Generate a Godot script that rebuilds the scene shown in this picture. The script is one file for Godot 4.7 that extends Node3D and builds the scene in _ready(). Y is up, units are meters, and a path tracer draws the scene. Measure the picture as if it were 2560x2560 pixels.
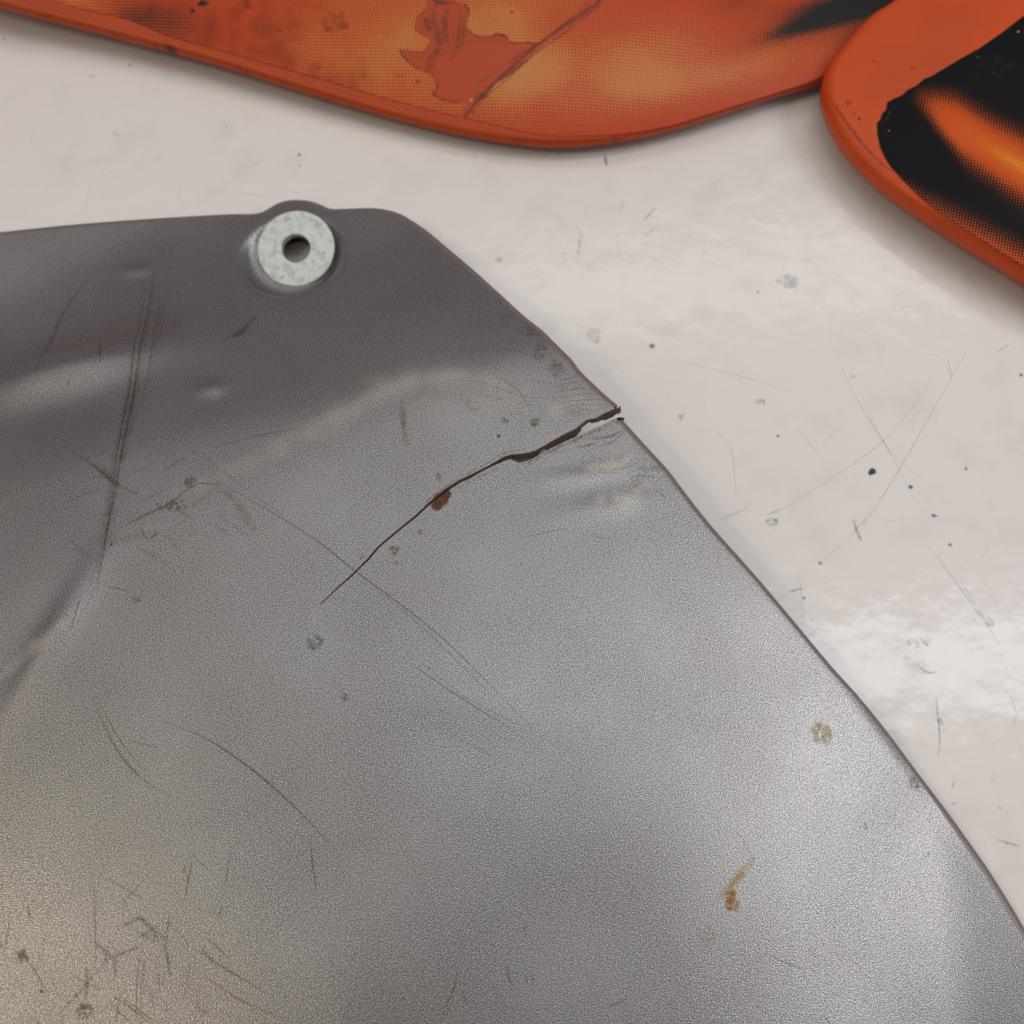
extends Node3D
# Lengths below are millimetres on the table (x right, y up, z towards the viewer); meshes are committed in metres.
const MM := 0.001

# ---------------------------------------------------------------- shapes as heights over the table
func soft(d: float, w: float) -> float:
	return 0.5 * (d + sqrt(d * d + w * w))

func bump(x: float, z: float, cx: float, cz: float, rx: float, rz: float, a: float, turn := 0.0) -> float:
	var dx := x - cx
	var dz := z - cz
	var u := (dx * cos(turn) + dz * sin(turn)) / rx
	var v := (-dx * sin(turn) + dz * cos(turn)) / rz
	return a * exp(-(u * u + v * v))

func silver_height(x: float, z: float) -> float:
	var d1 := -0.47 * (x + 7.0) - 0.882 * (z + 34.0)
	var d2 := -0.911 * (x + 82.9) - 0.41 * (z + 4.0)
	var y := 24.0 - 0.0013 * pow(soft(x + 30.0, 20.0), 2.0) - 0.0002 * pow(soft(-30.0 - x, 20.0), 2.0) - 0.0002 * (z - 40.0) * (z - 40.0)
	var d3 := -0.26 * (x - 0.9) - 0.966 * (z + 39.0)
	y -= 0.075 * soft(d1, 4.0) + 0.17 * soft(d3, 6.0) - 0.11 * soft(d3 - 45.0, 20.0) + 0.03 * soft(d2, 3.0)
	var s := 0.59 * (x - 25.0) + 0.81 * (z + 18.0)
	var near := 0.81 * (x - 25.0) - 0.59 * (z + 18.0) - 10.7 + 0.055 * maxf(75.0 - s, 0.0) + 0.0016 * pow(maxf(s - 85.0, 0.0), 2.0) + 5.0
	y -= 0.042 * clampf(0.35 + s * 0.02, 0.15, 1.0) * pow(maxf(near, 0.0), 2.0)
	y += 0.07 * sin(x * 0.09 + z * 0.05) + 0.05 * sin(z * 0.13 - x * 0.04)
	y += bump(x, z, -112.0, -40.0, 24.0, 7.5, 3.9, -0.25)
	y += bump(x, z, -72.0, -32.0, 3.5, 2.5, 0.7)
	y += bump(x, z, -98.0, -72.0, 4.0, 2.0, 0.5)
	y += bump(x, z, -99.0, 29.0, 18.0, 3.6, 0.9, -1.148)
	y += bump(x, z, 17.0, -9.0, 9.0, 2.2, 0.35, -0.2)
	y += bump(x, z, 20.0, -1.0, 10.0, 3.0, 0.45, -0.25)
	y += bump(x, z, -56.0, 33.0, 14.0, 7.0, 0.4, 0.5) + bump(x, z, -8.0, 44.0, 20.0, 7.0, 0.4, 0.2) + bump(x, z, 68.0, 56.0, 9.0, 20.0, 0.1, -0.7)
	var r := sqrt((x + 57.6) * (x + 57.6) + (z + 76.5) * (z + 76.5) + 0.01)
	var cup := 4.3 - 0.08 * (z + 78.0) + 2.0 * soft(r - 11.3, 1.3)
	y = 0.5 * (y + cup - sqrt((y - cup) * (y - cup) + 0.8))
	return 3.6 + soft(y - 3.6, 2.0)

func orange_height(x: float, z: float) -> float:
	var q := -106.0 - 0.285 * (sqrt((x - 15.0) * (x - 15.0) + 324.0) - 18.0) - z
	var rise := 17.0 - 0.16 * soft(x - 50.0, 10.0)
	return 4.2 + rise * (1.0 - exp(-maxf(q, -3.0) / 36.0)) + 0.12 * soft(-x - 115.0, 20.0) + 1.2 * bump(x, z, 30.0, -150.0, 40.0, 14.0, 1.0, 0.2)

func corner_height(x: float, z: float) -> float:
	var y := 19.5 - 0.0011 * (x - 165.0) * (x - 165.0) - 0.0009 * (z + 150.0) * (z + 150.0)
	return maxf(y, 6.0)

func normal_of(h: Callable, x: float, z: float) -> Vector3:
	var e := 0.25
	return Vector3(h.call(x - e, z) - h.call(x + e, z), 2.0 * e, h.call(x, z - e) - h.call(x, z + e)).normalized()

# ---------------------------------------------------------------- mesh building
class Sheet:
	var v := PackedVector3Array()
	var n := PackedVector3Array()
	var uv := PackedVector2Array()
	var area := Rect2(0, 0, 1, 1)
	func tri(a: Vector3, b: Vector3, c: Vector3, na: Vector3, nb: Vector3, nc: Vector3) -> void:
		var g := (b - a).cross(c - a)
		if g.length_squared() < 1e-14:
			return
		if g.dot(na + nb + nc) > 0.0:
			var t := b; b = c; c = t
			t = nb; nb = nc; nc = t
		for q in [a, b, c]:
			v.append(q * 0.001)
			uv.append(Vector2((q.x - area.position.x) / area.size.x, (q.z - area.position.y) / area.size.y))
		n.append(na); n.append(nb); n.append(nc)
	func quad(a: Vector3, b: Vector3, c: Vector3, d: Vector3, na: Vector3, nb: Vector3, nc: Vector3, nd: Vector3) -> void:
		tri(a, b, c, na, nb, nc)
		tri(a, c, d, na, nc, nd)
	func mesh() -> ArrayMesh:
		var arr := []
		arr.resize(Mesh.ARRAY_MAX)
		arr[Mesh.ARRAY_VERTEX] = v
		arr[Mesh.ARRAY_NORMAL] = n
		arr[Mesh.ARRAY_TEX_UV] = uv
		arr[Mesh.ARRAY_TEX_UV2] = uv
		var st := SurfaceTool.new()
		st.create_from_arrays(arr)
		st.generate_tangents()
		st.index()
		return st.commit()

func points(flat: Array) -> PackedVector2Array:
	var p := PackedVector2Array()
	for i in range(0, flat.size(), 2):
		p.append(Vector2(flat[i], flat[i + 1]))
	return p

func smooth(c: PackedVector2Array, step: float, closed: bool) -> PackedVector2Array:
	var p := PackedVector2Array()
	var m := c.size()
	for i in (m if closed else m - 1):
		var a := c[(i - 1 + m) % m] if closed or i > 0 else c[i]
		var b := c[i]
		var d := c[(i + 1) % m]
		var e := c[(i + 2) % m] if closed or i < m - 2 else d
		var k := maxi(1, int(ceil(b.distance_to(d) / step)))
		for j in k:
			p.append(b.cubic_interpolate(d, a, e, float(j) / k))
	if not closed:
		p.append(c[m - 1])
	return p

func outward(p: PackedVector2Array, closed: bool, flip: float) -> PackedVector2Array:
	var o := PackedVector2Array()
	var m := p.size()
	for i in m:
		var a := p[(i - 1 + m) % m] if closed else p[maxi(i - 1, 0)]
		var b := p[(i + 1) % m] if closed else p[mini(i + 1, m - 1)]
		var t := (b - a).normalized()
		o.append(Vector2(t.y, -t.x) * flip)
	return o

func moved(p: PackedVector2Array, o: PackedVector2Array, by: float) -> PackedVector2Array:
	var q := PackedVector2Array()
	for i in p.size():
		q.append(p[i] + o[i] * by)
	return q

# A height field cut out by a polygon, with the holes taken out of it.
func lay(s: Sheet, h: Callable, poly: PackedVector2Array, holes: Array, cell: float, up: float, side := 1.0) -> void:
	var lo := poly[0]
	var hi := poly[0]
	for p in poly:
		lo = lo.min(p); hi = hi.max(p)
	lo -= Vector2(cell, cell) * 0.513
	var nx := int(ceil((hi.x - lo.x) / cell)) + 1
	var nz := int(ceil((hi.y - lo.y) / cell)) + 1
	var state := PackedByteArray()
	state.resize(nx * nz)
	for ring: PackedVector2Array in [poly] + holes:
		for i in ring.size():
			var a := ring[i]
			var b := ring[(i + 1) % ring.size()]
			var k := int(ceil(a.distance_to(b) / (cell * 0.2))) + 1
			for j in k + 1:
				var q := (a.lerp(b, float(j) / k) - lo) / cell
				var ix := int(floor(q.x))
				var iz := int(floor(q.y))
				if ix >= 0 and iz >= 0 and ix < nx and iz < nz:
					state[iz * nx + ix] = 2
	var cache := {}
	var at := func(p: Vector2) -> Array:
		var y: float = h.call(p.x, p.y)
		return [Vector3(p.x, y + up, p.y), normal_of(h, p.x, p.y) * side]
	for iz in nz:
		for ix in nx:
			var a := lo + Vector2(ix, iz) * cell
			var st := state[iz * nx + ix]
			if st == 0:
				var c := a + Vector2(cell, cell) * 0.5
				var votes := 0
				for w in [Vector2.ZERO, Vector2(0.0137, 0.0071), Vector2(-0.0093, 0.0211)]:
					votes += int(Geometry2D.is_point_in_polygon(c + w * cell, poly))
				if votes < 2:
					continue
				var out := false
				for hole in holes:
					out = out or Geometry2D.is_point_in_polygon(c, hole) and Geometry2D.is_point_in_polygon(c + Vector2(0.0137, 0.0071) * cell, hole)
				if out:
					continue
				var r := []
				for d in [Vector2i(0, 0), Vector2i(1, 0), Vector2i(1, 1), Vector2i(0, 1)]:
					var key: int = (iz + d.y) * (nx + 1) + ix + d.x
					if not cache.has(key):
						cache[key] = at.call(lo + Vector2(ix + d.x, iz + d.y) * cell)
					r.append(cache[key])
				s.quad(r[0][0], r[1][0], r[2][0], r[3][0], r[0][1], r[1][1], r[2][1], r[3][1])
			else:
				var square := PackedVector2Array([a, a + Vector2(cell, 0), a + Vector2(cell, cell), a + Vector2(0, cell)])
				var pieces := Geometry2D.intersect_polygons(square, poly)
				for hole in holes:
					var rest: Array[PackedVector2Array] = []
					for piece in pieces:
						rest.append_array(Geometry2D.clip_polygons(piece, hole))
					pieces = rest
				for piece in pieces:
					if piece.size() < 3:
						continue
					var r := []
					for p in piece:
						r.append(at.call(p))
					var t := Geometry2D.triangulate_polygon(piece)
					for i in range(0, t.size(), 3):
						var q0 = r[t[i]]
						var q1 = r[t[i + 1]]
						var q2 = r[t[i + 2]]
						s.tri(q0[0], q1[0], q2[0], q0[1], q1[1], q2[1])

# A rolled edge along a line: a quarter round, a wall below it and the turn back under the shell.
func roll(s: Sheet, h: Callable, p: PackedVector2Array, o: PackedVector2Array, closed: bool, r: float, wall: float, lean := 0.0) -> void:
	var rows := []
	for i in p.size():
		var y: float = h.call(p[i].x, p[i].y)
		var up := normal_of(h, p[i].x, p[i].y)
		var across := Vector3(o[i].x, 0, o[i].y)
		across = (across - up * across.dot(up)).normalized()
		var row := []
		for k in 7:
			var t := k * PI / 12.0
			row.append([Vector3(p[i].x, y, p[i].y) + across * r * sin(t) - up * r * (1.0 - cos(t)), across * sin(t) + up * cos(t)])
		var low: Vector3 = row[6][0] + Vector3(0, -wall, 0) + across * lean
		row.append([low, across])
		row.append([low, -up])
		row.append([low - across * (r + 0.6), -up])
		rows.append(row)
	for i in (p.size() if closed else p.size() - 1):
		var a: Array = rows[i]
		var b: Array = rows[(i + 1) % p.size()]
		for k in a.size() - 1:
			if k != 7:
				s.quad(a[k][0], b[k][0], b[k + 1][0], a[k + 1][0], a[k][1], b[k][1], b[k + 1][1], a[k + 1][1])

func lathe(s: Sheet, profile: Array, at: Transform3D, turns: int) -> void:
	for i in turns:
		for k in profile.size() - 1:
			var a: Array = profile[k]
			var b: Array = profile[k + 1]
			var c := []
			for w in [[a, i], [a, i + 1], [b, i + 1], [b, i]]:
				var t: float = w[1] * TAU / turns
				c.append(at * Vector3(w[0][0] * cos(t), w[0][1], w[0][0] * sin(t)))
			var n := []
			for w in [i, i + 1]:
				var t: float = w * TAU / turns
				var d := Vector2(b[0] - a[0], b[1] - a[1]).normalized()
				n.append(at.basis * Vector3(-d.y * cos(t), d.x, -d.y * sin(t)))
			s.quad(c[0], c[1], c[2], c[3], n[0], n[1], n[1], n[0])

# ---------------------------------------------------------------- painting stains, scratches and print
class Canvas:
	var im: Image
	var area: Rect2
	var px: float
	var rng := RandomNumberGenerator.new()
	func _init(w: int, h: int, over: Rect2, fill: Color) -> void:
		im = Image.create_empty(w, h, false, Image.FORMAT_RGBA8)
		im.fill(fill)
		area = over
		px = w / over.size.x
		rng.seed = 77
	func dab(x: float, z: float, r: float, c: Color, a: float, edge := 0.5) -> void:
		var q := Vector2((x - area.position.x) * px, (z - area.position.y) * im.get_height() / area.size.y)
		var R := maxf(r * px, 0.7)
		var k := 1.0 if r * px >= 0.7 else r * px / 0.7
		for iy in range(maxi(0, int(q.y - R)), mini(im.get_height(), int(q.y + R) + 2)):
			for ix in range(maxi(0, int(q.x - R)), mini(im.get_width(), int(q.x + R) + 2)):
				var d := Vector2(ix + 0.5, iy + 0.5).distance_to(q) / R
				if d < 1.0:
					var w := a * k * (1.0 - smoothstep(1.0 - edge, 1.0, d))
					im.set_pixel(ix, iy, im.get_pixel(ix, iy).lerp(c, w))
	# a ragged stroke through points: it thins out at both ends
	func stroke(flat: Array, r: float, c: Color, a: float, edge := 0.7, ragged := 0.3, taper := true) -> void:
		var n := flat.size() / 2
		var total := 0.0
		for i in n - 1:
			total += Vector2(flat[2 * i], flat[2 * i + 1]).distance_to(Vector2(flat[2 * i + 2], flat[2 * i + 3]))
		var gone := 0.0
		var step := maxf(r * 0.55, 0.45 / px)
		for i in n - 1:
			var p0 := Vector2(flat[2 * maxi(i - 1, 0)], flat[2 * maxi(i - 1, 0) + 1])
			var p1 := Vector2(flat[2 * i], flat[2 * i + 1])
			var p2 := Vector2(flat[2 * i + 2], flat[2 * i + 3])
			var m := mini(i + 2, n - 1)
			var p3 := Vector2(flat[2 * m], flat[2 * m + 1])
			var k := maxi(1, int(p1.distance_to(p2) / step))
			for j in k:
				var p := p1.cubic_interpolate(p2, p0, p3, float(j) / k)
				var f := (gone + p1.distance_to(p2) * j / k) / maxf(total, 0.01)
				var t := sin(PI * clampf(f * 0.96 + 0.02, 0.0, 1.0)) ** 0.45 if taper else 1.0
				var g := 1.0 - ragged * rng.randf()
				dab(p.x + rng.randfn() * r * ragged * 0.4, p.y + rng.randfn() * r * ragged * 0.4, r * t * g, c, a * 0.62 * t * g, edge)
			gone += p1.distance_to(p2)
	# an uneven blot
	func blot(x: float, z: float, rx: float, rz: float, c: Color, a: float, grain := 40) -> void:
		for i in grain:
			var t := rng.randf() * TAU
			var d := sqrt(rng.randf())
			dab(x + cos(t) * d * rx, z + sin(t) * d * rz, minf(rx, rz) * rng.randf_range(0.15, 0.5), c, a * rng.randf_range(0.1, 0.5), 0.8)
	func haze(x: float, z: float, r: float, c: Color, a: float) -> void:
		dab(x, z, r, c, a, 1.0)
	func cover(noise: Image, c: Color, a: float) -> void:   # native: a colour laid on by a noise picture
		var over := Image.create_empty(im.get_width(), im.get_height(), false, Image.FORMAT_RGBA8)
		over.fill(c)
		var mask := noise.duplicate() as Image
		mask.convert(Image.FORMAT_L8)
		var d := mask.get_data()
		var e := PackedByteArray()
		e.resize(d.size() * 2)
		for i in d.size():
			e[2 * i + 1] = int(d[i] * a)
		var la := Image.create_from_data(mask.get_width(), mask.get_height(), false, Image.FORMAT_LA8, e)
		la.convert(Image.FORMAT_RGBA8)
		if la.get_size() != im.get_size():
			la.resize(im.get_width(), im.get_height(), Image.INTERPOLATE_CUBIC)
		la.fill_rect(Rect2i(0, 0, 0, 0), c)
		var lb := la.get_data()
		var r8 := int(c.r8)
		var g8 := int(c.g8)
		var b8 := int(c.b8)
		for i in range(0, lb.size(), 4):
			lb[i] = r8; lb[i + 1] = g8; lb[i + 2] = b8
		la = Image.create_from_data(im.get_width(), im.get_height(), false, Image.FORMAT_RGBA8, lb)
		im.blend_rect(la, Rect2i(Vector2i.ZERO, la.get_size()), Vector2i.ZERO)
	func texture() -> ImageTexture:
		return ImageTexture.create_from_image(im)

func noise_image(size: Vector2i, frequency: float, octaves: int, rseed: int, kind := FastNoiseLite.TYPE_SIMPLEX_SMOOTH) -> Image:
	var f := FastNoiseLite.new()
	f.noise_type = kind
	f.seed = rseed
	f.frequency = frequency
	f.fractal_octaves = octaves
	if octaves == 1:
		f.fractal_type = FastNoiseLite.FRACTAL_NONE
	return f.get_image(size.x, size.y, false, false, true)

func curve_levels(im: Image, lo: int, hi: int) -> Image:
	var d := im.get_data()
	for i in d.size():
		d[i] = clampi((d[i] - lo) * 255 / (hi - lo), 0, 255)
	return Image.create_from_data(im.get_width(), im.get_height(), false, Image.FORMAT_L8, d)

# ---------------------------------------------------------------- things and parts
func thing(called: String, label: String, category: String, at := Vector3.ZERO) -> Node3D:
	var o := Node3D.new()
	o.name = called
	o.position = at
	add_child(o, true)
	o.set_meta("label", label)
	o.set_meta("category", category)
	return o

func part(called: String, s: Sheet, m: Material, parent: Node3D) -> MeshInstance3D:
	var o := MeshInstance3D.new()
	o.name = called
	o.mesh = s.mesh()
	o.material_override = m
	o.position = -parent.position if parent.get_parent() == self else Vector3.ZERO
	parent.add_child(o, true)
	return o

func lamp(called: String, at: Vector3, size: Vector2, color: Color, energy: float) -> void:
	var l := AreaLight3D.new()
	l.name = called
	l.area_size = size
	l.light_color = color
	l.light_energy = energy
	l.area_range = 6.0
	l.area_attenuation = 2.0
	l.shadow_enabled = true
	add_child(l)
	l.look_at_from_position(at, Vector3.ZERO, Vector3.FORWARD)

func _ready() -> void:
	view_and_light()
	table()
	silver_fairing()
	orange_fairing()
	corner_fairing()

func view_and_light() -> void:
	var camera := Camera3D.new()
	camera.name = "camera"
	camera.position = Vector3(0.00000, 0.26620, 0.08961)
	camera.rotation_degrees = Vector3(-70, 0, 0)
	camera.fov = 48.0
	camera.near = 0.02
	camera.far = 20.0
	var lens := CameraAttributesPhysical.new()
	lens.frustum_focal_length = 12.0 / tan(deg_to_rad(24.0))
	lens.frustum_near = 0.02
	lens.frustum_far = 20.0
	lens.frustum_focus_distance = 0.245
	lens.exposure_aperture = 12.0
	camera.attributes = lens
	add_child(camera)
	camera.current = true
	var env := Environment.new()
	env.background_mode = Environment.BG_COLOR
	env.background_color = Color(0.245, 0.196, 0.207).linear_to_srgb()
	env.tonemap_mode = Environment.TONE_MAPPER_LINEAR
	env.tonemap_exposure = 1.08
	env.sdfgi_enabled = true
	env.ssao_enabled = true
	env.ssil_enabled = true
	var around := WorldEnvironment.new()
	around.name = "surroundings"
	around.environment = env
	add_child(around)
	lamp("ceiling_panel_light", Vector3(0.05, 1.9, -0.52), Vector2(4.0, 1.64), Color(0.985, 1.0, 0.98), 1.0)
	lamp("strip_light", Vector3(0.45, 1.7, -0.33), Vector2(1.5, 0.12), Color(0.95, 0.97, 1.0), 0.28)
	lamp("strip_light_001", Vector3(0.3, 1.7, -1.1), Vector2(1.5, 0.12), Color(1.0, 0.99, 0.96), 0.13)
	lamp("side_light", Vector3(1.2, 1.1, -0.1), Vector2(0.5, 0.9), Color(1.0, 0.99, 0.99), 0.6)
	lamp("warm_lamp", Vector3(-0.72, 1.2, 0.33), Vector2(0.3, 0.3), Color(1.0, 0.93, 0.77), 0.25)

func table() -> void:
	var c := Canvas.new(2048, 2048, Rect2(-210, -260, 420, 420), Color(0.90, 0.895, 0.88))
	c.cover(curve_levels(noise_image(Vector2i(512, 512), 0.006, 4, 5), 90, 230), Color(0.80, 0.76, 0.70), 0.07)
	c.cover(curve_levels(noise_image(Vector2i(1024, 1024), 0.02, 5, 9), 150, 240), Color(0.55, 0.53, 0.52), 0.07)
	var r := c.rng
	var grey := Color(0.36, 0.36, 0.36)
	c.stroke([25.8, -113.1, 26.2, -109.1], 0.55, Color(0.25, 0.25, 0.27), 0.8)
	c.dab(90.0, -18.1, 1.0, Color(0.13, 0.14, 0.15), 0.95, 0.4)
	c.dab(89.4, -17.6, 0.7, Color(0.16, 0.16, 0.17), 0.9, 0.4)
	c.blot(63.3, -37.3, 1.3, 0.8, Color(0.33, 0.33, 0.33), 0.9)
	c.dab(99.0, -13.9, 0.7, Color(0.3, 0.3, 0.3), 0.8)
	c.stroke([103.1, -6.2, 104.8, -6.5], 0.7, Color(0.25, 0.25, 0.26), 0.9)
	c.dab(104.4, -6.7, 0.4, Color(0.97, 0.97, 0.97), 0.9)
	c.stroke([83.8, -5.2, 84.5, -2.1, 85.4, 0.5], 0.55, Color(0.45, 0.44, 0.44), 0.7)
	c.dab(106.8, 1.2, 0.55, Color(0.45, 0.42, 0.38), 0.8)
	c.blot(96.5, 25.5, 3.2, 1.3, Color(0.4, 0.4, 0.4), 0.55, 50)
	c.blot(95.0, 30.7, 3, 3, Color(0.6, 0.6, 0.6), 0.3)
	c.stroke([95.0, 30.7, 97.5, 32.8, 99.9, 32.5], 0.45, Color(0.33, 0.33, 0.33), 0.55)
	c.stroke([92.5, 90.7, 92.5, 90.7], 0.1, Color(0.33, 0.33, 0.33), 0.1)
	c.stroke([74.7, 5.9, 91.0, -10.4, 118.5, -52.6], 0.2, Color(0.5, 0.5, 0.5), 0.45)
	c.stroke([64.0, -6.2, 92.6, -25.5, 108.0, -43.4], 0.16, Color(0.5, 0.5, 0.5), 0.4)
	c.stroke([83.1, -52.6, 88.8, -36.6, 95.3, -22.2, 99.8, -9.4], 0.18, Color(0.5, 0.5, 0.5), 0.4)
	c.stroke([89.1, -40.0, 94.5, -24.4, 102.5, -15.8], 0.15, Color(0.5, 0.5, 0.5), 0.35)
	c.stroke([101.4, 1.0, 107.8, 12.2, 115.4, 25.9], 0.25, Color(0.5, 0.5, 0.5), 0.5)
	c.stroke([43.4, -48.6, 56.7, -45.1, 71.7, -40.0], 0.16, Color(0.5, 0.5, 0.5), 0.4)
	c.stroke([51.1, -5.2, 58.2, -8.3], 0.3, Color(0.5, 0.5, 0.5), 0.5)
	c.stroke([62.5, -6.5, 66.6, -8.1], 0.3, Color(0.33, 0.33, 0.33), 0.4)
	c.blot(64.0, -4.7, 1.4, 1.2, Color(0.33, 0.33, 0.33), 0.6)
	c.stroke([98.7, 38.3, 98.3, 48.5, 97.4, 52.1], 0.3, Color(0.33, 0.33, 0.33), 0.6)
	c.blot(98.9, 44.3, 0.8, 0.8, Color(0.33, 0.33, 0.33), 0.4)
	c.stroke([68.8, 6.1, 69.4, 11.2, 69.5, 21.1], 0.15, Color(0.5, 0.5, 0.5), 0.4)
	c.stroke([108.0, 10.2, 113.2, 21.1, 114.6, 25.0], 0.3, Color(0.5, 0.5, 0.5), 0.4)
	c.blot(113.8, 20.6, 0.8, 1.2, Color(0.33, 0.33, 0.33), 0.6)
	c.stroke([71.9, -29.9, 78.1, -21.1], 0.2, Color(0.5, 0.5, 0.5), 0.3)
	c.stroke([51.6, -29.3, 55.2, -23.3, 55.4, -10.4], 0.18, Color(0.5, 0.5, 0.5), 0.35)
	c.dab(42.7, -33.2, 0.5, Color(0.33, 0.33, 0.33), 0.5)
	c.stroke([42.6, -31.6, 44.0, -34.4], 0.4, Color(0.5, 0.5, 0.5), 0.6)
	c.blot(73.3, -72.3, 3.0, 2.0, Color(0.45, 0.45, 0.45), 0.5, 50)
	c.dab(65.1, -69.3, 0.5, Color(0.33, 0.33, 0.33), 0.5)
	c.stroke([35.8, -91.6, 39.2, -95.5], 0.7, Color(0.55, 0.53, 0.5), 0.5)
	c.stroke([40.1, -90.4, 34.5, -85.3], 0.3, Color(0.5, 0.5, 0.5), 0.4)
	c.blot(87.5, -44.5, 0.8, 0.6, Color(0.6, 0.57, 0.5), 0.5)
	c.stroke([113.1, -43.4, 112.8, -49.1], 0.3, Color(0.5, 0.5, 0.5), 0.5)
	c.stroke([125.6, -51.5, 129.6, -53.8], 0.3, Color(0.5, 0.5, 0.5), 0.5)
	c.dab(131.1, -44.8, 0.6, Color(0.33, 0.33, 0.33), 0.7)
	c.blot(-3.7, -79.1, 1, 0.8, Color(0.33, 0.33, 0.33), 0.5)
	c.dab(36.4, -53.2, 0.9, Color(0.35, 0.36, 0.36), 0.7)
	c.blot(20.9, -56.1, 2.2, 2.4, Color(0.6, 0.6, 0.6), 0.4)
	c.stroke([17.3, -90.4, 19.4, -85.3], 0.3, Color(0.5, 0.5, 0.5), 0.4)
	c.stroke([18.4, -86.6, 17.7, -80.3], 0.5, Color(0.5, 0.5, 0.5), 0.5)
	c.stroke([30.6, -98.0, 29.4, -94.2], 0.3, Color(0.5, 0.5, 0.5), 0.5)
	c.dab(-59.1, -112.9, 0.55, Color(0.33, 0.33, 0.33), 0.7)
	c.dab(-58.7, -109.3, 0.35, Color(0.33, 0.33, 0.33), 0.5)
	c.dab(-109.6, -143.7, 0.5, Color(0.33, 0.33, 0.33), 0.4)
	c.blot(-110.8, -119.8, 0.8, 1.2, Color(0.5, 0.5, 0.5), 0.4)
	c.blot(-120.0, -139.9, 1.0, 0.8, Color(0.5, 0.5, 0.5), 0.3)
	c.dab(-147.2, -153.2, 0.5, Color(0.33, 0.33, 0.33), 0.4)
	c.stroke([66.3, 13.2, 70.2, 12.2], 0.4, Color(0.33, 0.33, 0.33), 0.5)
	c.dab(70.0, 14.7, 0.45, Color(0.33, 0.33, 0.33), 0.7)
	c.dab(67.1, -27.7, 0.45, Color(0.33, 0.33, 0.33), 0.7)
	c.dab(113.4, -18.8, 0.5, Color(0.33, 0.33, 0.33), 0.7)
	c.dab(109.9, 63.7, 0.3, Color(0.33, 0.33, 0.33), 0.5)
	c.stroke([108.0, 70.6, 113.2, 71.9], 0.5, Color(0.33, 0.33, 0.33), 0.4)
	c.stroke([99.7, 59.3, 100.3, 57.9], 0.4, Color(0.33, 0.33, 0.33), 0.6)
	c.dab(74.7, 5.9, 0.6, Color(0.33, 0.33, 0.33), 0.5)
	c.stroke([99.2, 62.8, 100.1, 62.6], 0.4, Color(0.33, 0.33, 0.33), 0.5)
	c.stroke([114.1, 34.5, 116.8, 42.0, 114.2, 46.6], 0.2, Color(0.5, 0.5, 0.5), 0.4)
	for i in 1100:
		var x := r.randf_range(-205, 205)
		var z := r.randf_range(-255, 155)
		c.dab(x, z, r.randf_range(0.12, 0.34) * (2.0 if r.randf() < 0.06 else 1.0), grey, r.randf_range(0.08, 0.5) * r.randf(), 0.95)
	for i in 620:
		var x := r.randf_range(-200, 200)
		var z := r.randf_range(-250, 150)
		var t := r.randfn(-0.9, 0.5) if r.randf() < 0.6 else r.randf() * TAU
		var l := r.randf_range(2, 12) * (2.5 if r.randf() < 0.1 else 1.0)
		var bend := r.randfn() * l * 0.12
		c.stroke([x, z, x + cos(t) * l * 0.5 + bend * sin(t), z + sin(t) * l * 0.5 - bend * cos(t), x + cos(t) * l, z + sin(t) * l], r.randf_range(0.07, 0.17), grey, r.randf_range(0.08, 0.4), 0.8, 0.5)
	for i in 70:
		var x := r.randf_range(-200, 200)
		var z := r.randf_range(-250, 150)
		c.blot(x, z, r.randf_range(0.6, 2.5), r.randf_range(0.6, 2.0), Color(0.5, 0.48, 0.45), r.randf_range(0.05, 0.2), 20)
	var m := StandardMaterial3D.new()
	m.albedo_texture = c.texture()
	m.roughness = 0.14
	m.metallic_specular = 0.55
	var ripples := noise_image(Vector2i(1024, 1024), 0.03, 4, 31)
	ripples.convert(Image.FORMAT_RGBA8)
	ripples.bump_map_to_normal_map(5.0)
	m.normal_enabled = true
	m.normal_texture = ImageTexture.create_from_image(ripples)
	m.normal_scale = 0.05
	var s := Sheet.new()
	s.area = Rect2(-210, -260, 420, 420)
	var a := Vector3(-700, 0, -560)
	var b := Vector3(700, -28, 440)
	var q := func(i: int) -> Vector3: return Vector3(b.x if i & 1 else a.x, b.y if i & 2 else a.y, b.z if i & 4 else a.z)
	for f in [[0, 1, 5, 4, Vector3.UP], [2, 3, 7, 6, Vector3.DOWN], [0, 1, 3, 2, Vector3.FORWARD], [4, 5, 7, 6, Vector3.BACK], [0, 4, 6, 2, Vector3.LEFT], [1, 5, 7, 3, Vector3.RIGHT]]:
		s.quad(q.call(f[0]), q.call(f[1]), q.call(f[2]), q.call(f[3]), f[4], f[4], f[4], f[4])
	var o := part("table_top", s, m, self)
	o.position = Vector3.ZERO
	o.set_meta("kind", "structure")
	o.set_meta("label", "scuffed white table top under the three fairing pieces")

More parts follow.
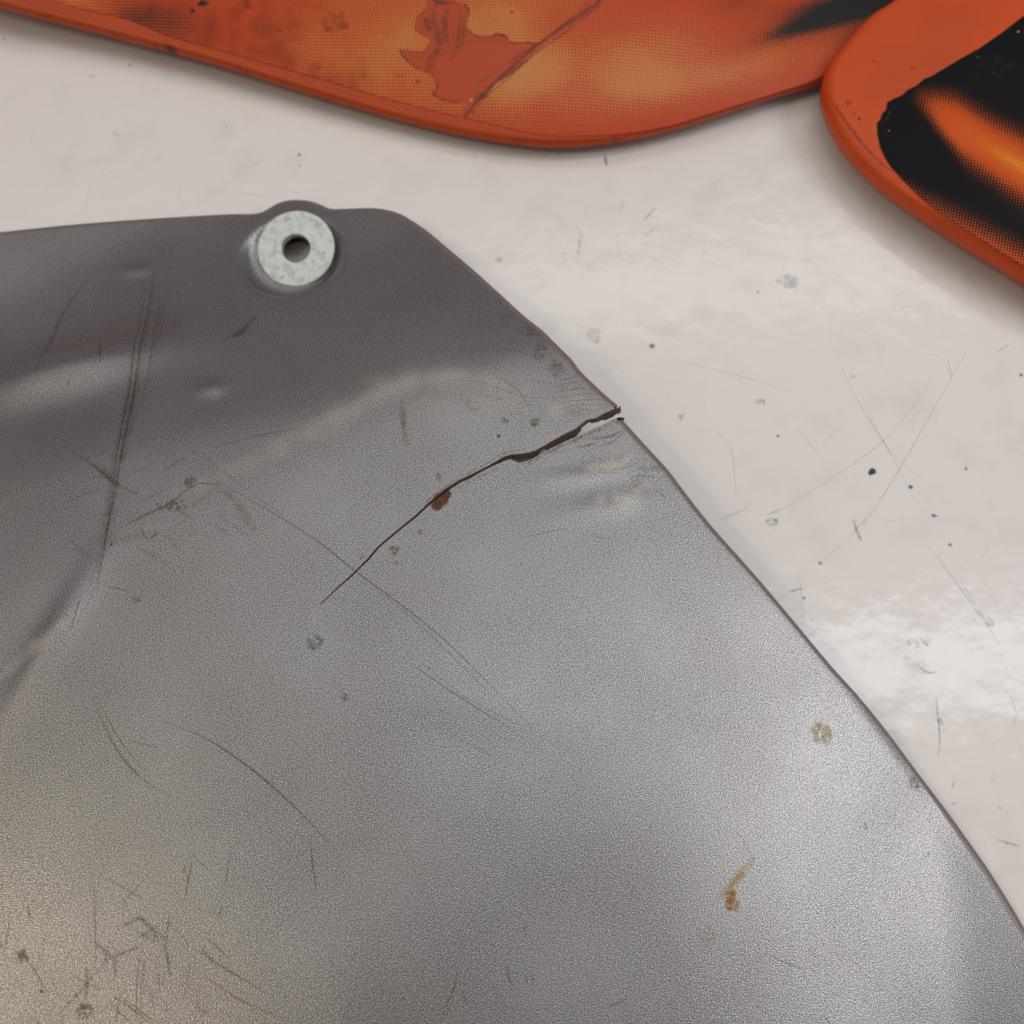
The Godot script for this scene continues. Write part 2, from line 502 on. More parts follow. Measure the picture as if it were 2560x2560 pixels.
func silver_fairing() -> void:
	var t := thing("silver_fairing", "large scratched silver fairing panel with a crack and a zinc washer", "fairing", Vector3(-20, 0, 20) * MM)
	var area := Rect2(-160, -110, 300, 300)
	var h := silver_height
	# the outline, from the mouth of the crack round the right side, the near side and the top back to the crack
	var edge := smooth(points([26.5, -24.3, 31.5, -18.5, 37.4, -11.8, 39.9, -8.2, 44.0, -2.4, 48.2, 2.9, 56.5, 12.4, 64.6, 22.4, 72.8, 32.5, 79.3, 39.5, 85.0, 46.4, 90.8, 54.5, 96.2, 62.7, 101.0, 70.7, 105.3, 78.1, 110.4, 88.4, 115.4, 100.3, 119.8, 114.1, 115.4, 130.3, 47.7, 138.3, -35.7, 138.1, -111.3, 133.7, -134.2, 102.5, -154.5, 19.8, -171.9, -47.5, -171.9, -78.5, -157.9, -83.4, -136.9, -86.3, -115.8, -88.8, -94.5, -90.5, -77.2, -91.2, -68.5, -91.0, -66.1, -92.0, -64.0, -93.7, -61.8, -94.8, -59.1, -95.3, -56.4, -95.1, -53.7, -94.5, -50.9, -93.1, -48.3, -91.5, -45.2, -91.3, -42.5, -91.3, -36.9, -91.2, -32.8, -90.3, -29.2, -88.7, -25.7, -85.9, -22.0, -82.5, -17.1, -77.1, -11.5, -70.8, -6.8, -65.3, -1.1, -58.4, 3.5, -52.9, 7.6, -48.7, 11.6, -43.6, 15.1, -39.4, 16.8, -36.7, 22.0, -31.2, 25.5, -28.1]), 1.5, false)
	var o := outward(edge, false, 1.0)
	var rim := 2.2
	var inner := moved(edge, o, -rim)
	var crack := points([29.67, -28.33, 25.67, -27.13, 25.17, -26.65, 23.61, -25.87, 21.38, -24.66, 20.11, -23.65, 17.44, -22.88, 16.19, -21.67, 14.47, -20.24, 12.01, -18.89, 9.56, -17.25, 7.12, -15.63, 5.45, -14.55, 3.50, -13.88, 1.38, -13.50, -0.28, -13.35, -1.75, -12.80, -3.67, -11.54, -5.95, -10.08, -8.76, -8.42, -11.83, -6.77, -15.31, -4.35, -18.67, -1.18, -21.89, 2.24, -25.10, 5.13, -29.91, 9.59, -31.84, 12.21, -35.36, 16.09, -37.71, 18.38, -41.92, 22.83, -41.74, 22.92, -37.52, 18.66, -35.09, 16.37, -31.47, 12.48, -29.55, 9.87, -24.74, 5.41, -21.43, 2.52, -18.12, -0.89, -14.76, -3.77, -11.81, -5.98, -9.47, -7.12, -7.12, -8.76, -4.76, -10.11, -1.74, -11.70, -0.28, -12.14, 0.64, -11.77, 1.56, -11.30, 3.49, -11.86, 4.69, -12.41, 7.11, -14.11, 9.54, -15.52, 11.98, -16.95, 14.43, -18.19, 16.80, -19.53, 19.28, -20.90, 21.78, -22.18, 23.82, -23.56, 25.27, -24.10, 26.52, -24.11, 30.52, -25.31])
	var washer_at := Vector2(-56.48, -78.31)
	var hole := PackedVector2Array()
	for i in 40:
		hole.append(washer_at + Vector2.from_angle(i * TAU / 40) * 4.0)
	var s := Sheet.new()
	s.area = area
	lay(s, h, inner, [crack, hole], 0.9, 0.0)
	var turned := Sheet.new()
	turned.area = area
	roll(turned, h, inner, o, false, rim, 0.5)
	var under := Sheet.new()
	under.area = area
	lay(under, h, inner, [crack, hole], 3.0, -1.8, -1.0)
	# paint
	var c := Canvas.new(2048, 2048, area, Color(0.70, 0.70, 0.70))
	var g := Canvas.new(1024, 1024, area, Color(1.0, 0.34, 0.85))
	c.cover(curve_levels(noise_image(Vector2i(512, 512), 0.008, 4, 3), 80, 240), Color(0.62, 0.58, 0.55), 0.16)
	var r := c.rng
	c.stroke([-92.9, -73.8, -90.8, -41.2, -90.1, -12.5, -90.7, 5.7, -91.4, 21.7], 1.69, Color(0.42, 0.39, 0.36), 0.28, 0.9, 0.4)
	c.stroke([-95.2, -68.6, -92.7, -41.2, -92.0, -12.6, -91.7, 12.5, -94.6, 27.1], 1.3, Color(0.42, 0.39, 0.36), 0.28, 0.9, 0.4)
	c.stroke([-89.1, -73.6, -87.9, -47.4, -87.7, -23.6], 1.3, Color(0.5, 0.48, 0.45), 0.2, 0.9, 0.4)
	c.stroke([-75.6, 98.9, -76.4, 102.1], 0.22, Color(0.29, 0.26, 0.23), 0.16)
	c.stroke([-85.8, 103.1, -88.5, 107.3], 0.45, Color(0.29, 0.26, 0.23), 0.12)
	c.stroke([-94.9, 83.5, -97.2, 85.1], 0.48, Color(0.29, 0.26, 0.23), 0.16)
	c.stroke([-101.5, 103.2, -102.3, 109.4], 0.64, Color(0.29, 0.26, 0.23), 0.17)
	c.stroke([-97.0, 84.7, -96.0, 87.8], 0.62, Color(0.29, 0.26, 0.23), 0.31)
	c.stroke([-60.6, 103.9, -58.8, 105.0], 0.39, Color(0.29, 0.26, 0.23), 0.38)
	c.stroke([-92.7, 85.3, -92.4, 87.6], 0.35, Color(0.29, 0.26, 0.23), 0.21)
	c.stroke([-74.4, 80.3, -78.3, 85.2], 0.22, Color(0.29, 0.26, 0.23), 0.39)
	c.stroke([-101.1, 99.3, -104.8, 101.1], 0.45, Color(0.29, 0.26, 0.23), 0.12)
	c.stroke([-102.9, 80.1, -102.7, 82.8], 0.31, Color(0.29, 0.26, 0.23), 0.35)
	c.stroke([-83.3, 91.4, -77.5, 95.7], 0.56, Color(0.29, 0.26, 0.23), 0.36)
	c.stroke([-99.6, 105.6, -99.5, 108.7], 0.43, Color(0.29, 0.26, 0.23), 0.22)
	c.stroke([-97.9, 83.4, -98.0, 86.3], 0.23, Color(0.29, 0.26, 0.23), 0.16)
	c.stroke([-71.9, 107.2, -72.3, 113.2], 0.23, Color(0.29, 0.26, 0.23), 0.29)
	c.stroke([-65.0, 75.0, -61.2, 78.2], 0.22, Color(0.29, 0.26, 0.23), 0.38)
	c.stroke([-101.9, 90.8, -101.3, 93.4], 0.53, Color(0.29, 0.26, 0.23), 0.39)
	c.stroke([-75.1, 100.5, -75.5, 102.6], 0.39, Color(0.29, 0.26, 0.23), 0.16)
	c.stroke([-63.3, 95.0, -63.8, 102.7], 0.4, Color(0.29, 0.26, 0.23), 0.26)
	c.stroke([-72.0, 90.3, -69.3, 91.2], 0.57, Color(0.29, 0.26, 0.23), 0.27)
	c.stroke([-93.7, 105.3, -91.1, 107.3], 0.42, Color(0.29, 0.26, 0.23), 0.26)
	c.stroke([-79.7, 91.1, -80.5, 97.0], 0.49, Color(0.29, 0.26, 0.23), 0.33)
	c.stroke([-86.8, 97.8, -79.7, 100.8], 0.31, Color(0.29, 0.26, 0.23), 0.39)
	c.stroke([-71.0, 105.9, -69.1, 106.9], 0.44, Color(0.29, 0.26, 0.23), 0.19)
	c.stroke([-74.5, 89.7, -70.5, 91.8], 0.49, Color(0.29, 0.26, 0.23), 0.33)
	c.stroke([-68.1, 85.9, -68.9, 93.8], 0.62, Color(0.29, 0.26, 0.23), 0.27)
	c.stroke([-81.8, 79.6, -74.0, 83.6], 0.42, Color(0.29, 0.26, 0.23), 0.31)
	c.stroke([-71.5, 98.6, -69.8, 103.4], 0.62, Color(0.29, 0.26, 0.23), 0.2)
	c.stroke([-78.1, 103.1, -71.8, 105.8], 0.21, Color(0.29, 0.26, 0.23), 0.16)
	c.stroke([-83.7, 95.9, -83.2, 102.2], 0.65, Color(0.29, 0.26, 0.23), 0.39)
	c.stroke([-94.5, 103.9, -94.3, 107.6], 0.27, Color(0.29, 0.26, 0.23), 0.17)
	c.stroke([-101.9, 89.8, -104.1, 92.0], 0.52, Color(0.29, 0.26, 0.23), 0.22)
	c.stroke([-86.4, 105.8, -91.2, 110.8], 0.51, Color(0.29, 0.26, 0.23), 0.27)
	c.stroke([-61.6, 92.6, -58.5, 95.6], 0.45, Color(0.29, 0.26, 0.23), 0.39)
	c.stroke([-68.3, 88.2, -64.4, 91.7], 0.26, Color(0.29, 0.26, 0.23), 0.23)
	c.stroke([-83.9, 80.7, -82.4, 88.4], 0.2, Color(0.29, 0.26, 0.23), 0.15)
	c.stroke([-78.5, 94.8, -77.8, 98.7], 0.6, Color(0.29, 0.26, 0.23), 0.28)
	c.stroke([-83.0, 106.6, -85.6, 109.6], 0.64, Color(0.29, 0.26, 0.23), 0.38)
	c.stroke([-78.5, 82.8, -75.6, 87.3], 0.39, Color(0.29, 0.26, 0.23), 0.21)
	c.stroke([-60.9, 90.7, -55.8, 94.6], 0.64, Color(0.29, 0.26, 0.23), 0.19)
	c.stroke([-103.4, 78.6, -104.8, 79.9], 0.44, Color(0.29, 0.26, 0.23), 0.2)
	c.stroke([-62.2, 100.2, -59.9, 106.3], 0.33, Color(0.29, 0.26, 0.23), 0.26)
	c.stroke([-60.5, 91.6, -60.8, 93.5], 0.25, Color(0.29, 0.26, 0.23), 0.2)
	c.stroke([-72.4, 94.8, -72.1, 101.2], 0.47, Color(0.29, 0.26, 0.23), 0.13)
	c.stroke([-92.6, 89.5, -93.3, 96.8], 0.44, Color(0.29, 0.26, 0.23), 0.12)
	c.stroke([-70.0, 88.5, -74.2, 91.1], 0.51, Color(0.29, 0.26, 0.23), 0.32)
	c.stroke([-64.7, 89.8, -64.2, 93.6], 0.2, Color(0.29, 0.26, 0.23), 0.34)
	c.stroke([-79.7, 6.4, -73.1, 8.4], 0.61, Color(0.33, 0.29, 0.2), 0.15)
	c.stroke([-90.9, -5.7, -88.2, -7.4], 0.42, Color(0.33, 0.29, 0.2), 0.19)
	c.stroke([-71.9, 6.9, -69.4, 5.0], 0.52, Color(0.33, 0.29, 0.2), 0.15)
	c.stroke([-99.0, -6.7, -91.2, -9.8], 0.35, Color(0.33, 0.29, 0.2), 0.12)
	c.stroke([-68.4, -5.2, -61.2, -0.8], 0.29, Color(0.33, 0.29, 0.2), 0.1)
	c.stroke([-89.3, -7.6, -82.9, -11.1], 0.34, Color(0.33, 0.29, 0.2), 0.14)
	c.stroke([-80.1, -8.8, -74.8, -12.9], 0.87, Color(0.33, 0.29, 0.2), 0.13)
	c.stroke([-99.3, 7.1, -93.0, 12.8], 0.7, Color(0.33, 0.29, 0.2), 0.12)
	c.stroke([-66.6, 4.2, -62.4, 7.1], 0.75, Color(0.33, 0.29, 0.2), 0.15)
	c.stroke([-98.2, -3.9, -92.1, -5.9], 0.51, Color(0.33, 0.29, 0.2), 0.1)
	c.stroke([-102.2, -1.5, -95.6, -4.8], 0.42, Color(0.33, 0.29, 0.2), 0.2)
	c.stroke([-84.5, -1.3, -78.4, -4.7], 0.51, Color(0.33, 0.29, 0.2), 0.2)
	c.stroke([-66.7, 1.6, -57.9, 7.6], 0.59, Color(0.33, 0.29, 0.2), 0.11)
	c.stroke([-76.0, 0.2, -71.3, 3.0], 0.87, Color(0.33, 0.29, 0.2), 0.18)
	c.stroke([-72.4, 0.2, -67.9, -3.8], 0.82, Color(0.33, 0.29, 0.2), 0.15)
	c.stroke([-79.5, 4.7, -73.7, 7.1], 0.33, Color(0.33, 0.29, 0.2), 0.08)
	c.stroke([-96.4, -8.7, -89.7, -7.5], 0.45, Color(0.33, 0.29, 0.2), 0.21)
	c.stroke([-67.9, -1.0, -64.3, -0.6], 0.36, Color(0.33, 0.29, 0.2), 0.1)
	c.stroke([-88.3, 0.1, -83.2, 1.7], 0.36, Color(0.33, 0.29, 0.2), 0.12)
	c.stroke([-93.3, 2.2, -88.4, -0.0], 0.75, Color(0.33, 0.29, 0.2), 0.12)
	c.stroke([-102.0, -9.3, -98.3, -9.9], 0.69, Color(0.33, 0.29, 0.2), 0.12)
	c.stroke([-76.0, 8.3, -73.5, 10.2], 0.73, Color(0.33, 0.29, 0.2), 0.16)
	c.stroke([-77.0, 5.8, -72.5, 2.7], 0.3, Color(0.33, 0.29, 0.2), 0.22)
	c.stroke([-83.6, 9.3, -76.0, 13.5], 0.87, Color(0.33, 0.29, 0.2), 0.17)
	c.stroke([-0.6, -32.2, 7.6, -29.3], 0.3, Color(0.88, 0.85, 0.74), 0.11)
	c.stroke([7.9, -36.2, 14.9, -34.5], 0.49, Color(0.29, 0.26, 0.23), 0.11)
	c.stroke([9.4, -46.0, 13.9, -44.3], 0.17, Color(0.33, 0.29, 0.2), 0.26)
	c.stroke([-8.5, -35.8, -2.5, -34.3], 0.39, Color(0.88, 0.85, 0.74), 0.29)
	c.stroke([-5.5, -39.8, -1.0, -38.9], 0.49, Color(0.88, 0.85, 0.74), 0.12)
	c.stroke([11.5, -56.9, 15.1, -56.6], 0.42, Color(0.29, 0.26, 0.23), 0.1)
	c.stroke([1.7, -45.9, 9.5, -45.8], 0.42, Color(0.33, 0.29, 0.2), 0.24)
	c.stroke([9.1, -32.1, 16.0, -31.2], 0.21, Color(0.33, 0.29, 0.2), 0.12)
	c.stroke([6.6, -36.6, 10.0, -36.0], 0.25, Color(0.88, 0.85, 0.74), 0.26)
	c.stroke([10.8, -41.0, 15.4, -39.1], 0.34, Color(0.88, 0.85, 0.74), 0.11)
	c.stroke([-5.6, -52.0, 0.6, -50.6], 0.27, Color(0.29, 0.26, 0.23), 0.1)
	c.stroke([-3.6, -33.1, 0.1, -31.8], 0.17, Color(0.88, 0.85, 0.74), 0.26)
	c.stroke([4.2, -32.9, 8.9, -32.1], 0.45, Color(0.33, 0.29, 0.2), 0.21)
	c.stroke([-2.9, -51.4, 1.1, -52.1], 0.34, Color(0.33, 0.29, 0.2), 0.16)
	c.stroke([-8.3, -37.7, -5.0, -37.1], 0.21, Color(0.33, 0.29, 0.2), 0.19)
	c.stroke([-4.2, -32.7, -1.2, -32.1], 0.35, Color(0.88, 0.85, 0.74), 0.17)
	c.stroke([-2.8, -60.8, 5.9, -63.3], 0.2, Color(0.29, 0.26, 0.23), 0.22)
	c.stroke([3.8, -56.7, 12.8, -57.4], 0.31, Color(0.33, 0.29, 0.2), 0.12)
	c.stroke([-2.9, -33.8, 3.3, -34.0], 0.43, Color(0.88, 0.85, 0.74), 0.21)
	c.stroke([10.9, -42.9, 14.3, -41.8], 0.45, Color(0.33, 0.29, 0.2), 0.24)
	c.stroke([-5.5, -61.1, 2.5, -56.7], 0.29, Color(0.33, 0.29, 0.2), 0.14)
	c.stroke([-3.9, -54.7, 3.4, -53.3], 0.29, Color(0.88, 0.85, 0.74), 0.17)
	c.stroke([7.3, -36.8, 10.7, -37.0], 0.34, Color(0.33, 0.29, 0.2), 0.13)
	c.stroke([7.9, -46.0, 11.2, -47.0], 0.22, Color(0.88, 0.85, 0.74), 0.25)
	c.stroke([-3.7, -33.5, 2.4, -31.1], 0.33, Color(0.29, 0.26, 0.23), 0.22)
	c.stroke([7.4, -49.4, 10.4, -50.3], 0.34, Color(0.29, 0.26, 0.23), 0.22)
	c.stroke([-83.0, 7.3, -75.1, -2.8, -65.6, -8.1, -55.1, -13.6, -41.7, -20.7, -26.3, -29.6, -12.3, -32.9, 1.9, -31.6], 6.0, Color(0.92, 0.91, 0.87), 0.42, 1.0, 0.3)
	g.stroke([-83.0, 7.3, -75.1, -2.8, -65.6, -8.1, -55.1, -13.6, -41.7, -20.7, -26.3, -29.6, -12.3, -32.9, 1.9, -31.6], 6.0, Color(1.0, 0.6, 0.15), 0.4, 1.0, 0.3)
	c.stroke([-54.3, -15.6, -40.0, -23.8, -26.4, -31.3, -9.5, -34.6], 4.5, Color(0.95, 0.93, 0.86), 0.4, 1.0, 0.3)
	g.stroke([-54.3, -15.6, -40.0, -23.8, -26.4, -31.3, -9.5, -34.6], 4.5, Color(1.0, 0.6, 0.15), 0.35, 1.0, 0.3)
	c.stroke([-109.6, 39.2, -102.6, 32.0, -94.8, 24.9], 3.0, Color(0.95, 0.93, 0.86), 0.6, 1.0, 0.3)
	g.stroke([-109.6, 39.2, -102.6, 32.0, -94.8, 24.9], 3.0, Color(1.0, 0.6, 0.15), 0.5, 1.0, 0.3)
	c.stroke([25.9, -23.2, 23.5, -22.4, 20.6, -20.8, 16.8, -18.7, 12.1, -16.2, 7.4, -13.4, 3.7, -11.3], 0.65, Color(0.33, 0.25, 0.19), 0.55, 0.8, 0.7, false)
	c.stroke([25.1, -27.4, 20.7, -25.1, 16.4, -23.0, 13.1, -20.4, 8.3, -17.3], 0.65, Color(0.78, 0.77, 0.72), 0.4, 0.6, 0.4, false)
	c.stroke([1.8, -14.5, -0.9, -13.9, -2.8, -12.9, -7.3, -10.0, -14.5, -5.4, -19.8, -0.7], 0.39, Color(0.38, 0.32, 0.25), 0.5, 0.8, 0.7, false)
	c.stroke([-0.9, -10.4, -7.3, -7.8, -13.6, -3.9], 0.52, Color(0.4, 0.26, 0.2), 0.45, 0.8, 0.7)
	c.stroke([-93.0, -71.1, -91.2, -41.2, -90.5, -12.5, -90.7, 5.7, -91.0, 21.7], 0.59, Color(0.29, 0.26, 0.23), 0.45)
	c.stroke([-94.7, -68.5, -92.8, -44.8, -91.5, -12.6, -90.8, 12.5, -93.2, 24.4, -95.4, 28.0], 0.39, Color(0.29, 0.26, 0.23), 0.4)
	c.stroke([-94.1, 20.0, -94.8, 24.5, -95.6, 28.9], 0.33, Color(0.29, 0.26, 0.23), 0.5)
	c.stroke([-91.1, -69.6, -88.3, -41.2, -89.6, -17.9], 0.39, Color(0.33, 0.29, 0.2), 0.3)
	c.stroke([-111.0, -69.7, -115.4, -56.8, -116.0, -36.9], 0.91, Color(0.29, 0.26, 0.23), 0.3)
	c.stroke([-101.7, -46.5, -100.1, -40.4], 0.52, Color(0.29, 0.26, 0.23), 0.4)
	c.stroke([-71.2, -8.8, -46.4, 6.1, -34.3, 15.4, -15.6, 29.8, 4.2, 49.4], 0.21, Color(0.29, 0.26, 0.23), 0.75)
	c.stroke([-24.0, 34.3, -12.7, 42.1, 0.8, 50.3], 0.21, Color(0.29, 0.26, 0.23), 0.65)
	c.stroke([-18.8, 36.0, -10.2, 42.9, 4.2, 50.3], 0.16, Color(0.29, 0.26, 0.23), 0.4)
	c.stroke([-35.2, 16.4, -24.4, 23.6, -12.9, 34.2, -0.8, 46.2], 0.18, Color(0.29, 0.26, 0.23), 0.4)
	c.stroke([-15.1, 50.5, -9.2, 52.9, -2.5, 56.2], 0.16, Color(0.29, 0.26, 0.23), 0.3)
	c.stroke([-89.2, 42.8, -82.8, 53.8, -76.2, 60.3, -69.1, 64.4], 0.39, Color(0.29, 0.26, 0.23), 0.4)
	c.stroke([-88.3, 42.8, -82.1, 52.1, -75.0, 59.9], 0.26, Color(0.29, 0.26, 0.23), 0.35)
	c.stroke([-81.3, 52.1, -73.5, 53.8], 0.33, Color(0.29, 0.26, 0.23), 0.3)
	c.stroke([-74.1, 48.0, -63.6, 52.1, -52.2, 59.5, -42.6, 67.6, -34.0, 76.2], 0.34, Color(0.33, 0.29, 0.2), 0.6)
	c.stroke([-41.1, 71.9, -40.1, 77.8, -39.0, 82.4], 0.29, Color(0.29, 0.26, 0.23), 0.6)
	c.stroke([-64.7, 76.2, -65.2, 80.1, -65.6, 84.6], 0.33, Color(0.29, 0.26, 0.23), 0.5)
	c.stroke([-65.9, 77.0, -66.5, 78.9], 0.33, Color(0.29, 0.26, 0.23), 0.5)
	c.stroke([-56.8, 73.9, -57.4, 78.5, -57.6, 82.3], 0.26, Color(0.29, 0.26, 0.23), 0.4)
	c.stroke([-57.9, 84.6, -58.5, 87.6], 0.33, Color(0.29, 0.26, 0.23), 0.5)
	c.stroke([-87.1, 69.1, -87.5, 73.1], 0.2, Color(0.29, 0.26, 0.23), 0.4)
	c.stroke([-78.1, 101.6, -74.8, 103.4, -70.2, 106.6], 0.33, Color(0.29, 0.26, 0.23), 0.6)
	c.stroke([-76.6, 101.6, -73.2, 103.8, -68.6, 106.6], 0.26, Color(0.29, 0.26, 0.23), 0.5)
	c.stroke([-78.4, 103.1, -73.7, 106.6], 0.26, Color(0.29, 0.26, 0.23), 0.5)
	c.stroke([-73.2, 92.1, -73.5, 98.7, -72.9, 106.6], 0.26, Color(0.29, 0.26, 0.23), 0.5)
	c.stroke([-72.3, 93.6, -72.6, 100.2, -72.0, 106.6], 0.23, Color(0.29, 0.26, 0.23), 0.4)
	c.stroke([-68.8, 92.1, -67.8, 95.1, -67.1, 98.0], 0.52, Color(0.29, 0.26, 0.23), 0.55)
	c.stroke([-84.2, 80.0, -82.9, 89.1, -81.9, 96.5], 0.26, Color(0.29, 0.26, 0.23), 0.4)
	c.stroke([-95.5, 95.1, -92.7, 98.7, -90.7, 101.6], 0.33, Color(0.29, 0.26, 0.23), 0.5)
	c.stroke([-100.2, 87.6, -100.5, 93.6], 0.33, Color(0.29, 0.26, 0.23), 0.5)
	c.stroke([-81.1, 96.5, -85.2, 101.6, -88.7, 105.2], 0.45, Color(0.29, 0.26, 0.23), 0.35)
	c.stroke([-69.5, 97.3, -68.8, 100.9], 0.26, Color(0.29, 0.26, 0.23), 0.5)
	c.stroke([-76.6, 101.6, -80.9, 105.2], 0.23, Color(0.29, 0.26, 0.23), 0.45)
	c.stroke([-76.8, 106.6, -76.7, 100.9], 0.23, Color(0.29, 0.26, 0.23), 0.5)
	c.dab(-96.9, 94.0, 1.3, Color(0.29, 0.26, 0.23), 0.5, 0.7)
	c.blot(-96.8, 94.3, 1.8, 1.4, Color(0.29, 0.26, 0.23), 0.4)
	c.blot(-83.3, 104.5, 1.6, 1.5, Color(0.29, 0.26, 0.23), 0.8)
	c.stroke([-79.2, 88.8, -76.4, 88.4, -74.1, 87.3, -70.7, 89.9, -67.3, 91.7], 0.78, Color(0.29, 0.26, 0.23), 0.4)
	c.stroke([-80.5, 95.1, -77.4, 94.0, -73.6, 92.5], 0.45, Color(0.29, 0.26, 0.23), 0.45)
	c.stroke([-63.2, 92.8, -56.6, 96.5, -46.8, 101.6], 0.39, Color(0.29, 0.26, 0.23), 0.35)
	c.stroke([-61.2, 97.3, -53.0, 102.3, -43.4, 105.9], 0.39, Color(0.4, 0.26, 0.2), 0.35)
	c.dab(-92.1, 100.8, 0.4, Color(0.29, 0.26, 0.23), 0.8)
	c.stroke([-10.6, 97.3, -11.7, 100.9, -13.2, 103.8], 0.29, Color(0.4, 0.26, 0.2), 0.7)
	c.blot(-13.1, 104.1, 0.8, 1.0, Color(0.62, 0.5, 0.36), 0.5)
	c.stroke([-1.2, 95.8, -0.4, 98.8, 0.8, 100.6], 0.26, Color(0.29, 0.26, 0.23), 0.6)
	c.stroke([2.5, 97.7, 3.2, 99.5], 0.26, Color(0.29, 0.26, 0.23), 0.5)
	c.stroke([3.9, 97.7, 4.3, 99.5], 0.26, Color(0.29, 0.26, 0.23), 0.5)
	c.stroke([-9.6, 100.9, -8.9, 103.1], 0.33, Color(0.29, 0.26, 0.23), 0.6)
	c.stroke([2.4, 87.6, 2.8, 91.4], 0.39, Color(0.33, 0.29, 0.2), 0.3)
	c.stroke([19.3, 103.6, 23.0, 102.2], 0.26, Color(0.33, 0.29, 0.2), 0.5)
	c.stroke([50.7, 74.9, 47.4, 79.0, 42.8, 83.3], 1.69, Color(0.62, 0.5, 0.36), 0.7)
	c.stroke([48.4, 77.0, 46.0, 80.2, 43.7, 82.5], 0.91, Color(0.6, 0.45, 0.28), 0.6)
	c.blot(45.3, 84.1, 1.7, 2.0, Color(0.54, 0.37, 0.2), 1.0, 60)
	c.dab(45.2, 83.8, 1.2, Color(0.54, 0.37, 0.2), 0.6, 0.6)
	c.blot(39.8, 90.6, 1.4, 2.2, Color(0.62, 0.5, 0.42), 0.4)
	c.blot(68.3, 48.9, 2.3, 2.3, Color(0.5, 0.45, 0.34), 0.8, 70)
	c.blot(89.3, 58.6, 1.1, 1.4, Color(0.33, 0.29, 0.2), 0.7)
	c.blot(76.6, 68.3, 0.5, 0.8, Color(0.33, 0.29, 0.2), 0.9)
	c.dab(90.8, 73.9, 0.4, Color(0.29, 0.26, 0.23), 0.5)
	c.stroke([44.6, 68.6, 47.9, 70.9, 51.0, 76.5], 0.18, Color(0.29, 0.26, 0.23), 0.4)
	c.stroke([51.1, 93.7, 55.6, 95.7, 60.7, 97.2], 0.31, Color(0.29, 0.26, 0.23), 0.4)
	c.stroke([63.4, 105.9, 64.6, 107.4], 0.39, Color(0.29, 0.26, 0.23), 0.5)
	c.dab(-16.0, -1.9, 2.0, Color(0.4, 0.26, 0.2), 0.9, 0.35)
	c.dab(-16.9, -0.5, 1.6, Color(0.4, 0.26, 0.2), 0.9, 0.35)
	c.dab(-14.9, -3.1, 1.4, Color(0.4, 0.26, 0.2), 0.9, 0.35)
	c.blot(-26.2, 10.3, 1.1, 1.1, Color(0.4, 0.26, 0.2), 0.8)
	c.blot(-20.5, 6.0, 0.6, 0.6, Color(0.4, 0.26, 0.2), 0.8)
	c.blot(-33.2, 11.9, 0.5, 0.9, Color(0.29, 0.26, 0.23), 0.6)
	c.blot(-25.6, 13.4, 0.5, 0.5, Color(0.29, 0.26, 0.23), 0.5)
	c.blot(-1.7, -21.9, 0.8, 0.8, Color(0.33, 0.29, 0.2), 0.8)
	c.blot(5.3, -21.8, 1.1, 1.1, Color(0.33, 0.29, 0.2), 0.8)
	c.dab(-3.1, -17.9, 0.55, Color(0.29, 0.26, 0.23), 0.75, 0.5)
	c.stroke([-16.9, -8.6, -16.5, -6.1], 1.04, Color(0.33, 0.29, 0.2), 0.5)
	c.stroke([-25.7, -26.9, -25.0, -20.6, -24.1, -14.5], 1.17, Color(0.33, 0.29, 0.2), 0.35)
	c.blot(-9.3, -25.5, 2.0, 1.5, Color(0.45, 0.42, 0.42), 0.4)
	c.blot(-42.4, 31.4, 1.7, 1.6, Color(0.38, 0.37, 0.32), 0.6, 50)
	c.blot(-35.4, 43.1, 1.0, 1.0, Color(0.36, 0.34, 0.3), 0.5)
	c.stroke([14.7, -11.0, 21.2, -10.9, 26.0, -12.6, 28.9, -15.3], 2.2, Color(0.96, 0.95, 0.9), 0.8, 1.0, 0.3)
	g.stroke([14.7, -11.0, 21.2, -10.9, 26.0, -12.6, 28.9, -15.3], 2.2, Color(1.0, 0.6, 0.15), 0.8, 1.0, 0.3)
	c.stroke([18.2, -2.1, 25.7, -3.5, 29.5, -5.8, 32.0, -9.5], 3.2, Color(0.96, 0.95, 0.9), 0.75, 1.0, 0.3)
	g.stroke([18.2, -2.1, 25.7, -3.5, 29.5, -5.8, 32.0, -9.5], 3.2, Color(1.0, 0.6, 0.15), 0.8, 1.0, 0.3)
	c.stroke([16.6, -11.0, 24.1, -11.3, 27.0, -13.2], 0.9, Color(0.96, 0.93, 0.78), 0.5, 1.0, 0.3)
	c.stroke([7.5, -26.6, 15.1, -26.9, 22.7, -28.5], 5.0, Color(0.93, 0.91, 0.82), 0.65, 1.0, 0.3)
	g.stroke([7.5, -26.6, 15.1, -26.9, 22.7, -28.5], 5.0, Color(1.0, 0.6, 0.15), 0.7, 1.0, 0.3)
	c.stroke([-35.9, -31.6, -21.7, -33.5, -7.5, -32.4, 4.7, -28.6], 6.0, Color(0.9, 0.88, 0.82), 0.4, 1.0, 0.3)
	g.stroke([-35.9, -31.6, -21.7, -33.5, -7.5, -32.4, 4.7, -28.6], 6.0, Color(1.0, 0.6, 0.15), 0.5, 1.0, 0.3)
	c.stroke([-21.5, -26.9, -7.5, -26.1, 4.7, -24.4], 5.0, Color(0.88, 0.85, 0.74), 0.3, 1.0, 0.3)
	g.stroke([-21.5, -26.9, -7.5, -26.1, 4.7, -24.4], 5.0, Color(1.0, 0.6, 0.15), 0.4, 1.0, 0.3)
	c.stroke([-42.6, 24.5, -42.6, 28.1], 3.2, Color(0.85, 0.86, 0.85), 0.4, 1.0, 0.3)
	g.stroke([-42.6, 24.5, -42.6, 28.1], 3.2, Color(1.0, 0.6, 0.15), 0.5, 1.0, 0.3)
